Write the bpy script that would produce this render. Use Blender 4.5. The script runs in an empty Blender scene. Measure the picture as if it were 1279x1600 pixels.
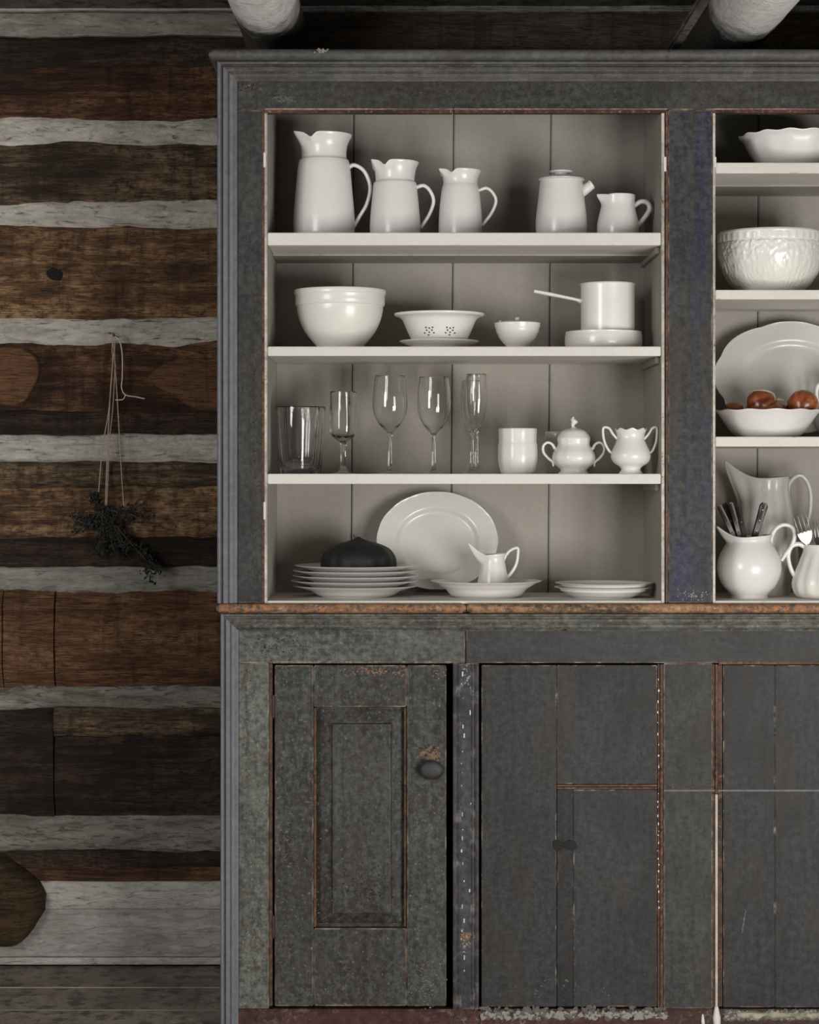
import bpy, bmesh, math, random
from mathutils import Vector, Matrix, noise as mn
random.seed(7)
PI = math.pi
# ---------------------------------------------------------------- scale of the place
# One unit of the drawing grid = K metres on the plane of the dresser's face (y = 0).
K = 0.0013
D = 4.3                      # camera to dresser face, metres
ZC = 863 * K                 # eye height
HX, HY = 639.5, 745.0        # grid point straight ahead of the eye
def S(t): return K * (D + t) / D
def X(px, t=0.0): return (px - HX) * S(t)
def Z(py, t=0.0): return ZC + (HY - py) * S(t)

C = bpy.context.scene.collection
scene = bpy.context.scene
# ---------------------------------------------------------------- camera
cam_d = bpy.data.cameras.new('camera'); cam = bpy.data.objects.new('camera', cam_d); C.objects.link(cam)
cam.location = (0, -D, ZC); cam.rotation_euler = (PI / 2, 0, 0)
cam_d.sensor_fit = 'HORIZONTAL'; cam_d.sensor_width = 36; cam_d.lens = 36 * D / (1279 * K)
cam_d.shift_y = -(800 - HY) / 1279
scene.camera = cam
# ---------------------------------------------------------------- light
w = bpy.data.worlds.new('world'); scene.world = w; w.use_nodes = True
bg = w.node_tree.nodes['Background']; bg.inputs[0].default_value = (1.0, 0.98, 0.96, 1); bg.inputs[1].default_value = 0.085
def area(name, loc, target, sx, sy, power, col):
    l = bpy.data.lights.new(name, 'AREA'); l.shape = 'RECTANGLE'; l.size = sx; l.size_y = sy
    l.energy = power; l.color = col
    o = bpy.data.objects.new(name, l); C.objects.link(o); o.location = loc
    o.rotation_euler = (Vector(target) - Vector(loc)).to_track_quat('-Z', 'Y').to_euler()
    return o
# daylight from the two sashes of one window, right of the camera
area('window_light', (1.10, -2.60, 0.62), (0.0, 0.1, 1.25), 0.44, 1.0, 26.5, (1.0, 0.98, 0.95))
area('window_light', (1.62, -2.36, 0.62), (0.0, 0.1, 1.25), 0.44, 1.0, 26.5, (1.0, 0.98, 0.95))
# a far window on the left side of the room
area('window_light', (-2.1, -3.1, 1.5), (-0.6, 0.5, 1.4), 1.0, 1.2, 47, (1.0, 0.985, 0.97))
scene.view_settings.view_transform = 'Standard'; scene.view_settings.look = 'None'
scene.view_settings.gamma = 1.0; scene.view_settings.use_curve_mapping = False
scene.view_settings.exposure = 0.12

# ---------------------------------------------------------------- node helper
class NT:
    def __init__(s, name):
        s.m = bpy.data.materials.new(name); s.m.use_nodes = True
        s.t = s.m.node_tree; s.b = s.t.nodes['Principled BSDF']; s.out = s.t.nodes['Material Output']
        s.tc = s.t.nodes.new('ShaderNodeTexCoord')
    def n(s, typ, **kw):
        x = s.t.nodes.new(typ)
        for k, v in kw.items(): setattr(x, k, v)
        return x
    def l(s, a, b): s.t.links.new(a, b)
    def val(s, sock, v):
        if hasattr(v, 'links') or isinstance(v, bpy.types.NodeSocket): s.l(v, sock)
        else: sock.default_value = v
    def mapped(s, scale=(1, 1, 1), loc=(0, 0, 0), rot=(0, 0, 0)):
        m = s.n('ShaderNodeMapping'); s.l(s.tc.outputs['Object'], m.inputs[0])
        m.inputs['Scale'].default_value = scale; m.inputs['Location'].default_value = loc
        m.inputs['Rotation'].default_value = rot
        return m.outputs[0]
    def noise(s, vec, scale, detail=6, rough=0.55, dist=0.0):
        x = s.n('ShaderNodeTexNoise'); s.l(vec, x.inputs['Vector'])
        x.inputs['Scale'].default_value = scale; x.inputs['Detail'].default_value = detail
        x.inputs['Roughness'].default_value = rough; x.inputs['Distortion'].default_value = dist; x.normalize = True
        return x.outputs[0]
    def ramp(s, f, lo, hi):
        x = s.n('ShaderNodeMapRange'); s.l(f, x.inputs[0]); x.clamp = True
        x.inputs[1].default_value = lo; x.inputs[2].default_value = hi
        return x.outputs[0]
    def math(s, op, a, b=0.0):
        x = s.n('ShaderNodeMath', operation=op); s.val(x.inputs[0], a); s.val(x.inputs[1], b)
        x.use_clamp = False
        return x.outputs[0]
    def mix(s, f, a, b, mode='MIX'):
        x = s.n('ShaderNodeMix', data_type='RGBA', blend_type=mode)
        s.val(x.inputs[0], f)
        for i, v in ((6, a), (7, b)):
            if isinstance(v, tuple): x.inputs[i].default_value = (v[0], v[1], v[2], 1)
            else: s.l(v, x.inputs[i])
        return x.outputs[2]
    def bump(s, h, strength, dist=0.002):
        x = s.n('ShaderNodeBump'); s.l(h, x.inputs['Height'])
        x.inputs['Strength'].default_value = strength; x.inputs['Distance'].default_value = dist
        s.l(x.outputs[0], s.b.inputs['Normal'])
    def edge(s, radius=0.004, lo=0.02, hi=0.22):
        bv = s.n('ShaderNodeBevel'); bv.samples = 4; bv.inputs[0].default_value = radius
        g = s.n('ShaderNodeNewGeometry')
        d = s.n('ShaderNodeVectorMath', operation='DOT_PRODUCT')
        s.l(bv.outputs[0], d.inputs[0]); s.l(g.outputs['Normal'], d.inputs[1])
        return s.ramp(s.math('SUBTRACT', 1.0, d.outputs['Value']), lo, hi)

def paint(name, dark, light, wood=(0.16, 0.075, 0.035), pale=(0.42, 0.36, 0.29), chips=0.66, specks=0.70,
          edgew=1.0, rough=0.5, horiz=False, seed=0, big=2.6, deep=(0.02, 0.014, 0.01), mott=1.0, streak=None):
    """old milk paint: mottled, streaked by the brush, chipped to the wood, worn along its arrises"""
    s = NT(name)
    st = (0.35, 1, 1.1) if horiz else (1.1, 1, 0.35)
    v = s.mapped(st, (seed, seed * .37, seed * .71)); v1 = s.mapped((1, 1, 1), (seed * .3, 0, seed))
    vb = s.mapped((1.6, 14, 14) if horiz else (14, 14, 1.6), (seed, 0, seed * .4))
    n1 = s.noise(v, big * 2, 9, 0.62); n2 = s.noise(v1, 75, 7, 0.72); n3 = s.noise(v1, 190, 3, 0.6); nb = s.noise(vb, 5, 8, .72)
    c = s.mix(s.ramp(n1, 0.36, 0.66), dark, light)
    if streak: c = s.mix(s.math('MULTIPLY', s.ramp(s.noise(s.mapped((5, 1, .5), (seed, 0, 0)), 4, 4, .6), .44, .56), .85), c, streak)
    c = s.mix(s.math('MULTIPLY', s.ramp(nb, .40, .72), .55 * mott), c, tuple(min(1, x * 1.7) for x in light))
    c = s.mix(s.math('MULTIPLY', s.ramp(nb, .50, .28), .45 * mott), c, tuple(x * 0.5 for x in dark))
    c = s.mix(s.math('MULTIPLY', s.ramp(n2, 0.47, 0.66), .55 * mott), c, tuple(min(1, x * 1.9 + 0.01) for x in light))
    c = s.mix(s.math('MULTIPLY', s.ramp(n2, 0.50, 0.34), .6 * mott), c, tuple(x * 0.4 for x in dark))
    if mott > .4:      # brown grime and rubbed-thin paint
        c = s.mix(s.math('MULTIPLY', s.ramp(s.noise(v, 9, 8, .68), .50, .68), .5), c, (0.045, 0.030, 0.019))
        c = s.mix(s.math('MULTIPLY', s.ramp(s.noise(v1, 5, 6, .6), .52, .38), .35), c, tuple(x * 0.45 for x in dark))
    if mott > .4 and edgew > .4:
        ew = s.math('MULTIPLY', s.edge(0.013, 0.01, 0.16), s.ramp(s.noise(v1, 14, 8, .7), .40, .60))
        c = s.mix(s.math('MULTIPLY', ew, .75), c, (0.034, 0.020, 0.013))
    n4 = s.noise(v1, 48, 12, 0.85); big_n = s.noise(v1, 4.5, 4, 0.6)
    region = s.ramp(big_n, 0.47, 0.60)
    ch = s.math('MULTIPLY', s.ramp(n4, chips - 0.085, chips - .035), region)
    c = s.mix(ch, c, s.mix(s.ramp(s.noise(v1, 90, 4), 0.4, 0.6), wood, deep))
    sp = s.ramp(s.noise(v1, 150, 6, 0.8), specks, specks + 0.04)
    c = s.mix(s.math('MULTIPLY', sp, .8), c, pale)
    if edgew > 0:
        e = s.edge()
        en = s.ramp(s.noise(v1, 22, 9, 0.75), 0.60 - 0.2 * edgew, 0.66 - 0.1 * edgew)
        e = s.math('MULTIPLY', e, en)
        c = s.mix(e, c, s.mix(s.ramp(s.noise(v1, 30, 5), 0.42, 0.6), wood, pale))
    s.l(c, s.b.inputs['Base Color']); s.b.inputs['Specular IOR Level'].default_value = .32
    s.l(s.math('ADD', rough, s.math('MULTIPLY', n2, 0.2)), s.b.inputs['Roughness'])
    s.bump(s.math('SUBTRACT', s.math('ADD', n2, s.math('MULTIPLY', nb, .5)), s.math('MULTIPLY', ch, 0.8)), 0.12 + .28 * min(1, mott), 0.0012)
    return s.m

def logwood(name, dark, mid, light, seed=0, lo=0.34, hi=0.72, rough=0.75, blotch=0.5):
    """old squared log: long grain, adze scars, paler weathered patches"""
    s = NT(name)
    g = s.mapped((1.1, 1, 15), (seed, 0, seed * .7)); v1 = s.mapped((1, 1, 1.6), (seed * .5, 0, seed))
    vs = s.mapped((9, 1, .8), (seed, 0, 0))
    n1 = s.noise(g, 5, 9, 0.62, 0.5); n2 = s.noise(v1, 3.2, 8, 0.62); n3 = s.noise(g, 26, 5, 0.6); n4 = s.noise(v1, 42, 8, .8)
    n5 = s.noise(vs, 5, 4, .6)
    f = s.math('ADD', s.math('MULTIPLY', n1, 0.42), s.math('MULTIPLY', n2, 0.58))
    c = s.mix(s.ramp(f, .40, .50), dark, mid)
    c = s.mix(s.math('MULTIPLY', s.ramp(f, .48, .58), s.ramp(n4, .40, .58)), c, light)
    c = s.mix(s.math('MULTIPLY', s.ramp(n3, 0.50, 0.62), 0.75), c, tuple(x * 0.35 for x in dark))
    c = s.mix(s.math('MULTIPLY', s.ramp(n4, 0.50, 0.36), blotch), c, tuple(x * 0.5 for x in dark))
    c = s.mix(s.math('MULTIPLY', s.ramp(n5, 0.55, 0.64), 0.4), c, tuple(x * 0.5 for x in dark))
    s.l(c, s.b.inputs['Base Color']); s.b.inputs['Roughness'].default_value = rough
    s.b.inputs['Specular IOR Level'].default_value = 0.3
    s.bump(s.math('ADD', s.math('ADD', n3, n1), s.math('MULTIPLY', n4, .7)), 0.9, 0.006)
    return s.m

def limewash(name, a, b, under=(0.10, 0.08, 0.06), amt=0.62, seed=0, wall_end=False):
    s = NT(name)
    g = s.mapped((1.0, 1, 5), (seed, 0, seed)); v1 = s.mapped((1, 1, 1), (seed, 0, 0))
    n1 = s.noise(g, 7, 8, 0.65, 0.6); n2 = s.noise(v1, 60, 6, 0.7); n3 = s.noise(g, 22, 7, .65, .8)
    c = s.mix(s.ramp(n1, 0.35, 0.65), a, b)
    c = s.mix(s.math('MULTIPLY', s.ramp(n3, 0.52, 0.66), .35 if wall_end else .6), c, tuple(x * .42 for x in a))
    c = s.mix(s.ramp(n3, amt, amt + 0.08), c, under)
    c = s.mix(s.math('MULTIPLY', s.ramp(n2, .5, .7), .3), c, under)
    if wall_end:      # colour turns dark grey, with a ragged edge, towards the joist's wall end
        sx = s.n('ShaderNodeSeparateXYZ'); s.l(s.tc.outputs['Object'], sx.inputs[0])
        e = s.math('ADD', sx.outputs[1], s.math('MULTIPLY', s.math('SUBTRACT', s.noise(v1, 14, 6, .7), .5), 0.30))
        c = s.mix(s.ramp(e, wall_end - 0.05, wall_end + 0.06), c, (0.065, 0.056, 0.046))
    s.l(c, s.b.inputs['Base Color']); s.b.inputs['Roughness'].default_value = 0.85
    s.b.inputs['Specular IOR Level'].default_value = 0.25
    s.bump(s.math('ADD', n2, s.math('MULTIPLY', n3, 1.3)), 0.8, 0.006)
    return s.m

def simple(name, col, rough=0.5, var=0.0, scale=30, metal=0.0, coat=0.0, bump=0.0):
    s = NT(name)
    if var:
        n = s.noise(s.mapped(), scale, 5)
        c = s.mix(s.ramp(n, .35, .65), tuple(x * (1 - var) for x in col), col)
        s.l(c, s.b.inputs['Base Color'])
        if bump: s.bump(n, bump, 0.001)
    else: s.b.inputs['Base Color'].default_value = (*col, 1)
    s.b.inputs['Roughness'].default_value = rough; s.b.inputs['Metallic'].default_value = metal
    s.b.inputs['Coat Weight'].default_value = coat; s.b.inputs['Coat Roughness'].default_value = 0.12
    return s.m

M = {}
M['slate'] = paint('slate paint', (0.0204, 0.0204, 0.0198), (0.0414, 0.0414, 0.0388), wood=(.13, .05, .03), chips=0.66, specks=0.66, seed=1)
M['green'] = paint('grey green paint', (0.0410, 0.0443, 0.0366), (0.1076, 0.1119, 0.0952), wood=(0.12, .065, .035), pale=(0.40, 0.37, 0.30), chips=0.60, specks=0.60, seed=3.3, mott=1.2)
M['greenh'] = paint('grey green rail paint', (0.0410, 0.0459, 0.0382), (0.0990, 0.1050, 0.0919), wood=(0.13, .075, .045), chips=0.62, specks=0.62, seed=5.1, horiz=True, mott=1.1)
M['door'] = paint('old door paint', (0.0190, 0.0204, 0.0185), (0.0514, 0.0543, 0.0485), wood=(0.085, .042, .026), pale=(0.34, 0.28, 0.21), chips=0.60, specks=0.61, seed=8.2, mott=1.2)
M['panel'] = paint('flat door paint', (0.0197, 0.0197, 0.0191), (0.0307, 0.0314, 0.0312), chips=0.74, specks=0.71, edgew=.5, seed=11.4, big=1.6, mott=1.0)
M['navy'] = paint('blue black paint', (0.0177, 0.0184, 0.0185), (0.0371, 0.0378, 0.0367), wood=(.10, .05, .035), chips=0.66, specks=0.70, seed=13.9, mott=1.3, streak=(0.016, 0.023, 0.075))
M['frieze'] = paint('dark frieze paint', (0.0177, 0.0177, 0.0158), (0.0428, 0.0436, 0.0395), wood=(.11, .05, .035), chips=0.60, specks=0.64, seed=15.2, horiz=True)
M['frieze_low'] = paint('dark slate rail paint', (0.0231, 0.0245, 0.0237), (0.0414, 0.0428, 0.0422), wood=(.12, .07, .045), chips=0.68, specks=0.69, seed=16.2, horiz=True, mott=.7)
M['mould'] = paint('moulding paint', (0.115, 0.117, 0.128), (0.160, 0.163, 0.178), wood=(.14, .09, .07), chips=0.78, specks=0.8, edgew=.2, seed=17, big=1.2, mott=.3)
M['mouldh'] = paint('cornice paint', (0.070, 0.068, 0.064), (0.110, 0.107, 0.101), wood=(.16, .08, .06), pale=(.4, .37, .34), chips=0.66, specks=0.69, edgew=.35, seed=19, horiz=True, mott=.5)
M['waist'] = paint('worn waist edge', (0.045, 0.042, 0.038), (0.36, 0.20, 0.105), wood=(0.40, 0.16, 0.06), pale=(0.5, 0.38, 0.26), chips=0.54, specks=0.60, seed=23, horiz=True, big=5, deep=(.07, .065, .06))
M['rust'] = paint('rust worn strip', (0.028, 0.018, 0.014), (0.11, 0.050, 0.028), wood=(0.22, 0.10, 0.05), pale=(0.40, 0.29, 0.21), chips=0.56, specks=0.62, edgew=0, seed=29)
M['rusthead'] = paint('red worn head', (0.030, 0.014, 0.010), (0.10, 0.045, 0.033), wood=(0.04, 0.015, 0.010), pale=(0.45, 0.38, 0.33), chips=0.55, specks=0.6, edgew=0, seed=31, horiz=True)
M['headline'] = paint('rubbed pink line', (0.06, 0.035, 0.028), (0.30, 0.20, 0.165), chips=.7, specks=.7, edgew=0, seed=33, horiz=True, big=3)
M['plinth'] = paint('red brown plinth', (0.030, 0.012, 0.009), (0.06, 0.020, 0.015), wood=(0.20, 0.16, 0.12), pale=(0.42, 0.38, 0.32), chips=0.60, specks=0.66, edgew=.3, seed=37, horiz=True, deep=(.10, .07, .05))
M['cream'] = paint('cream shelf paint', (0.64, 0.605, 0.55), (0.70, 0.665, 0.61), wood=(0.40, .33, .26), pale=(0.70, .68, .62), chips=0.80, specks=0.80, edgew=.15, seed=41, horiz=True, mott=.10)
M['interior'] = paint('interior paint', (0.295, 0.270, 0.235), (0.340, 0.314, 0.276), wood=(0.20, .16, .12), pale=(0.36, .34, .30), chips=0.80, specks=0.85, edgew=.2, seed=43, big=.6, deep=(.2, .18, .15), mott=.10)
M['lineworn'] = paint('rubbed door line', (0.05, 0.042, 0.036), (0.22, 0.18, 0.145), chips=.7, specks=.7, edgew=0, seed=35, horiz=True, big=4)
M['liner'] = paint('worn cream edge', (0.50, 0.45, 0.39), (0.62, 0.57, 0.50), wood=(0.30, .16, .09), pale=(0.7, .66, .6), chips=0.62, specks=0.8, edgew=.5, seed=47, mott=.5)
M['black'] = simple('dark void', (0.008, 0.006, 0.005), 0.95)
M['china'] = simple('white glazed china', (0.76, 0.74, 0.71), 0.30, var=.03, scale=12, coat=0.15)
M['china_aged'] = simple('aged greyish china', (0.47, 0.46, 0.42), 0.28, var=.12, scale=14, coat=0.25)
M['china_grey'] = simple('grey white glazed china', (0.60, 0.595, 0.56), 0.28, var=.07, scale=9, coat=0.25)
M['creamware'] = simple('cream glazed ware', (0.77, 0.75, 0.69), 0.32, var=.04, scale=14, coat=0.15)
M['enamel'] = simple('white enamel', (0.78, 0.77, 0.73), 0.32, var=.04, scale=10, coat=0.3)
M['dome'] = simple('matte black', (0.007, 0.007, 0.007), 0.6, var=.3, scale=25, bump=.15)
M['iron'] = simple('dark iron', (0.03, 0.028, 0.027), 0.5, var=.3, scale=60, metal=.3)
M['steel'] = simple('dull steel', (0.30, 0.29, 0.275), 0.38, metal=1.0)
M['handle'] = simple('black knife handle', (0.016, 0.012, 0.012), 0.35)
M['handle_red'] = simple('dark red wood handle', (0.028, 0.010, 0.009), 0.4, var=.4, scale=50)
M['twine'] = simple('pale twine', (0.46, 0.33, 0.24), 0.9)
M['twine_white'] = simple('white string', (0.55, 0.50, 0.45), 0.9)
M['leaf'] = simple('dried dark leaves', (0.008, 0.011, 0.006), 0.7, var=.5, scale=40)
M['stemdry'] = simple('dry stem', (0.10, 0.07, 0.04), 0.85)
g = NT('clear glass'); g.b.inputs['Base Color'].default_value = (0.985, 0.985, 0.98, 1); g.b.inputs['Roughness'].default_value = 0.0
g.b.inputs['Transmission Weight'].default_value = 1.0; g.b.inputs['IOR'].default_value = 1.45; M['glass'] = g.m
# onion skin
s = NT('onion skin'); a = s.mapped((14, 14, 0.9)); f = s.noise(a, 3, 5, .6); f2 = s.noise(s.mapped(), 20, 3)
c = s.mix(s.ramp(f, .38, .64), (0.12, 0.020, 0.010), (0.36, 0.105, 0.035)); c = s.mix(s.math('MULTIPLY', s.ramp(f2, .56, .66), .5), c, (0.5, .26, .12))
s.l(c, s.b.inputs['Base Color']); s.b.inputs['Roughness'].default_value = .25; M['onion'] = s.m
M['onion_dry'] = simple('dry onion neck', (0.42, 0.33, 0.20), 0.6, var=.3, scale=60)

# ---------------------------------------------------------------- mesh helpers
def mk(name, verts, faces, mat, parent=None, loc=None, smooth=False, sharp=None):
    me = bpy.data.meshes.new(name); me.from_pydata([tuple(v) for v in verts], [], faces); me.update()
    return finish(name, me, mat, parent, loc, smooth, sharp)
def finish(name, me, mat, parent, loc, smooth, sharp=None):
    bm = bmesh.new(); bm.from_mesh(me); bmesh.ops.recalc_face_normals(bm, faces=bm.faces); bm.to_mesh(me); bm.free()
    if mat: me.materials.append(mat)
    if smooth:
        me.polygons.foreach_set('use_smooth', [True] * len(me.polygons))
        if sharp: me.set_sharp_from_angle(angle=math.radians(sharp))
    o = bpy.data.objects.new(name, me); C.objects.link(o)
    if loc is not None: o.location = loc
    if parent: o.parent = parent
    return o
def box(name, x0, x1, y0, y1, z0, z1, mat, parent=None, bev=0.0, skew=0.0, jitter=0.0):
    """box with softened arrises; skew shifts the top in x"""
    bm = bmesh.new()
    vs = [bm.verts.new((x + (skew if z == z1 else 0), y, z)) for x in (x0, x1) for y in (y0, y1) for z in (z0, z1)]
    for f in ((0, 1, 3, 2), (4, 6, 7, 5), (0, 4, 5, 1), (2, 3, 7, 6), (0, 2, 6, 4), (1, 5, 7, 3)): bm.faces.new([vs[i] for i in f])
    if bev: bmesh.ops.bevel(bm, geom=list(bm.edges), offset=min(bev, .45 * min(x1 - x0, y1 - y0, z1 - z0)), segments=2, affect='EDGES')
    bmesh.ops.recalc_face_normals(bm, faces=bm.faces)
    me = bpy.data.meshes.new(name); bm.to_mesh(me); bm.free(); me.materials.append(mat)
    o = bpy.data.objects.new(name, me); C.objects.link(o)
    if parent: o.parent = parent
    return o
def pbox(name, x0, x1, ytop, ybot, t0, t1, mat, parent=None, bev=0.0012, skew=0.0):
    """box on the grid of the dresser face"""
    return box(name, X(x0), X(x1), t0, t1, Z(ybot), Z(ytop), mat, parent, bev, skew)
def empty(name, loc=(0, 0, 0)):
    o = bpy.data.objects.new(name, None); C.objects.link(o); o.location = loc; o.empty_display_size = .05; return o
def tag(o, label, cat, group=None, kind=None):
    if label: o['label'] = label
    if cat: o['category'] = cat
    if group: o['group'] = group
    if kind: o['kind'] = kind
    return o
def ss(a, b, x):
    x = max(0.0, min(1.0, (x - a) / (b - a))) if b != a else float(x >= b); return x * x * (3 - 2 * x)
def catmull(p, n):
    """p: list of tuples, open; n samples per span"""
    out = []
    q = [p[0]] + list(p) + [p[-1]]
    for i in range(1, len(q) - 2):
        a, b, c, d = [Vector(v) for v in q[i - 1:i + 3]]
        for k in range(n):
            t = k / n
            out.append(0.5 * ((2 * b) + (c - a) * t + (2 * a - 5 * b + 4 * c - d) * t * t + (-a + 3 * b - 3 * c + d) * t ** 3))
    out.append(Vector(q[-2])); return out
def tube(name, pts, rad, mat, parent=None, loc=None, seg=10, n=6, side=None, flat=1.0):
    """smooth tube through pts; rad number or list; flat scales the radius along `side`"""
    k = len(pts); rr = rad if isinstance(rad, (list, tuple)) else [rad] * k
    P = catmull([tuple(p) + (r,) if False else (p[0], p[1], p[2]) for p, r in zip(pts, rr)], n)
    R = []
    for i in range(k - 1):
        for j in range(n): R.append(rr[i] + (rr[i + 1] - rr[i]) * j / n)
    R.append(rr[-1])
    side = Vector(side) if side else Vector((0, 1, 0))
    vs, fs = [], []
    for i, p in enumerate(P):
        d = (P[min(i + 1, len(P) - 1)] - P[max(i - 1, 0)]).normalized()
        b = side - d * side.dot(d)
        if b.length < 1e-3: b = Vector((1, 0, 0)) - d * d.x
        b.normalize(); u = d.cross(b)
        for j in range(seg):
            a = 2 * PI * j / seg
            vs.append(p + u * (math.cos(a) * R[i]) + b * (math.sin(a) * R[i] * flat))
    for i in range(len(P) - 1):
        for j in range(seg):
            a, b2 = i * seg + j, i * seg + (j + 1) % seg
            fs.append((a, b2, b2 + seg, a + seg))
    fs.append(tuple(range(seg))[::-1]); fs.append(tuple(range((len(P) - 1) * seg, len(P) * seg)))
    return mk(name, vs, fs, mat, parent, loc, True, 60)
def lathe(name, prof, mat, parent=None, loc=None, seg=64, warp=None, fine=3, sharp=50, ex=1.0, ey=1.0, closed=False):
    """turn prof [(r, z)...] about z. prof points are smoothed with `fine` samples a span."""
    P = catmull([(r, 0, z) for r, z in prof], fine) if fine > 1 else [Vector((r, 0, z)) for r, z in prof]
    vs, fs, idx = [], [], []
    for p in P:
        r, z = max(0.0, p.x), p.z
        if r < 1e-5:
            idx.append([len(vs)] * seg); v = (0, 0, z); vs.append(warp(0, 0, z, 0, 0) if warp else v)
        else:
            row = []
            for j in range(seg):
                a = 2 * PI * j / seg; x, y = r * math.cos(a), r * math.sin(a)
                row.append(len(vs)); vs.append(warp(x, y, z, a, r) if warp else (x, y, z))
            idx.append(row)
    pairs = list(zip(idx, idx[1:])) + ([(idx[-1], idx[0])] if closed else [])
    for A, B in pairs:
        for j in range(seg):
            q = [A[j], A[(j + 1) % seg], B[(j + 1) % seg], B[j]]
            u = []
            for v in q:
                if v not in u: u.append(v)
            if len(u) > 2: fs.append(tuple(u))
    if ex != 1 or ey != 1: vs = [(v[0] * ex, v[1] * ey, v[2]) for v in vs]
    return mk(name, vs, fs, mat, parent, loc, True, sharp)

class Frame:
    """places a turned thing: cx = grid column, t = depth behind the dresser face, zb = height it stands at"""
    def __init__(s, cx, t, zb): s.cx, s.t, s.zb, s.m = cx, t, zb, S(t); s.loc = (X(cx, t), t, zb)
    def z(s, py): return Z(py, s.t) - s.zb
    def p(s, px, py, dy=0.0): return ((px - s.cx) * s.m, dy, s.z(py))
    def prof(s, pts):
        """[(r, grid row)] from foot to rim; the first point is laid on the base"""
        out = [(r * s.m, max(0.0, s.z(y))) for r, y in pts]; out[0] = (out[0][0], 0.0); return out
def hollow(outer, th, floor=None):
    """closed pot wall from its outer profile"""
    floor = th * 1.3 if floor is None else floor
    inner = []
    for r, z in reversed(outer):
        if z > floor + th * .8: inner.append((max(r - th, 0), z))
    top = outer[-1]; inner[0] = (top[0] - th, top[1] - th * .15)
    rlast = inner[-1][0]
    return [(0, 0.0 + th * .4), (outer[0][0] * .8, th * .4), (outer[0][0] * .88, 0)] + outer + [(top[0] - th * .5, top[1] + th * .45)] + inner + [(rlast * .8, floor), (0, floor)]

SH = {1: 363.5, 2: 541.5, 3: 740.5, 4: 939.0}
RS = {1: 254.0, 2: 453.0, 3: 682.5, 4: 939.0}
ZS = {k: Z(v) for k, v in SH.items()}; ZR = {k: Z(v) for k, v in RS.items()}

# ================================================================ THE ROOM
TW = 0.545     # wall logs' face
XL, XR = -900, 2300
wall = box('wall_back', X(XL, .6), X(XR, .6), 0.64, 0.72, -0.02, 2.32, M['black']); wall['kind'] = 'structure'
def edgewave(seed, amp): 
    return lambda x: amp * (mn.noise(Vector((x * .010, seed, 0))) * 1.0 + .45 * mn.noise(Vector((x * .035, seed + 9, 0))) + .2 * mn.noise(Vector((x * .12, seed + 19, 0))))
def wallstrip(name, x0, x1, yt, yb, tf, bulge, rough, mat, ft, fb, nz=12, dx=11, seed=0, label=None, thick=.09):
    """one log or one band of daubing: a thick strip whose long edges follow ft / fb"""
    nx = max(2, int((x1 - x0) / dx)); vs, fs = [], []
    for i in range(nx + 1):
        px = x0 + (x1 - x0) * i / nx; zt, zb = Z(yt + ft(px), TW), Z(yb + fb(px), TW); x = X(px, TW)
        for j in range(nz + 1):
            f = j / nz; z = zt + (zb - zt) * f
            y = tf + bulge * (abs(2 * f - 1) ** 3.2) + rough * mn.noise(Vector((x * 6, z * 14, seed))) + rough * .5 * mn.noise(Vector((x * 16, z * 60, seed)))
            vs.append((x, y, z))
        vs.append((x, tf + thick, zb)); vs.append((x, tf + thick, zt))
    r = nz + 3
    for i in range(nx):
        for j in range(r):
            a, b = i * r + j, i * r + (j + 1) % r
            fs.append((a, a + r, b + r, b))
    fs.append(tuple(range(r))); fs.append(tuple(range(nx * r, nx * r + r))[::-1])
    o = mk(name, vs, fs, mat, wall, None, True, 50)
    if label: o['label'] = label
    return o
L_red = logwood('red brown log', (0.026, 0.012, 0.007), (0.090, 0.040, 0.020), (0.24, .13, .065), 2)
L_tan = logwood('tan hewn log', (0.060, 0.032, 0.018), (0.20, 0.105, 0.050), (0.46, .29, .15), 3, blotch=.8)
L_mid = logwood('brown log', (0.032, 0.021, 0.013), (0.085, 0.055, 0.033), (0.27, .18, .105), 4)
L_rust = logwood('rust brown log', (0.045, 0.021, 0.011), (0.13, 0.060, 0.028), (0.25, .14, .07), 5, blotch=.4)
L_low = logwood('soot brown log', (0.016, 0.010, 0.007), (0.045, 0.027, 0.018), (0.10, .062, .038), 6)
L_grey = logwood('grey weathered log', (0.055, 0.051, 0.044), (0.115, 0.106, 0.092), (0.20, .185, .16), 7, blotch=.3)
L_tan2 = logwood('tan streaked log', (0.045, 0.026, 0.015), (0.16, 0.088, 0.044), (0.42, .26, .14), 9, blotch=.7)
L_butt = logwood('dull brown log butt', (0.016, 0.010, 0.005), (0.05, 0.030, 0.012), (0.095, .055, .022), 11)
chk = limewash('limed chinking', (0.36, 0.335, 0.285), (0.62, 0.58, 0.51), amt=.60, seed=2)
chk2 = limewash('sooty limed chinking', (0.12, 0.108, 0.09), (0.30, 0.275, 0.24), amt=.54, seed=6)
E = [edgewave(i * 3.7 + 1, a) for i, a in enumerate([1.5, 3, 4, 5, 6, 4, 5, 3, 5, 5, 4, 5, 6, 6, 4, 3, 3, 3, 6, 3, 2, 2])]
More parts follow.
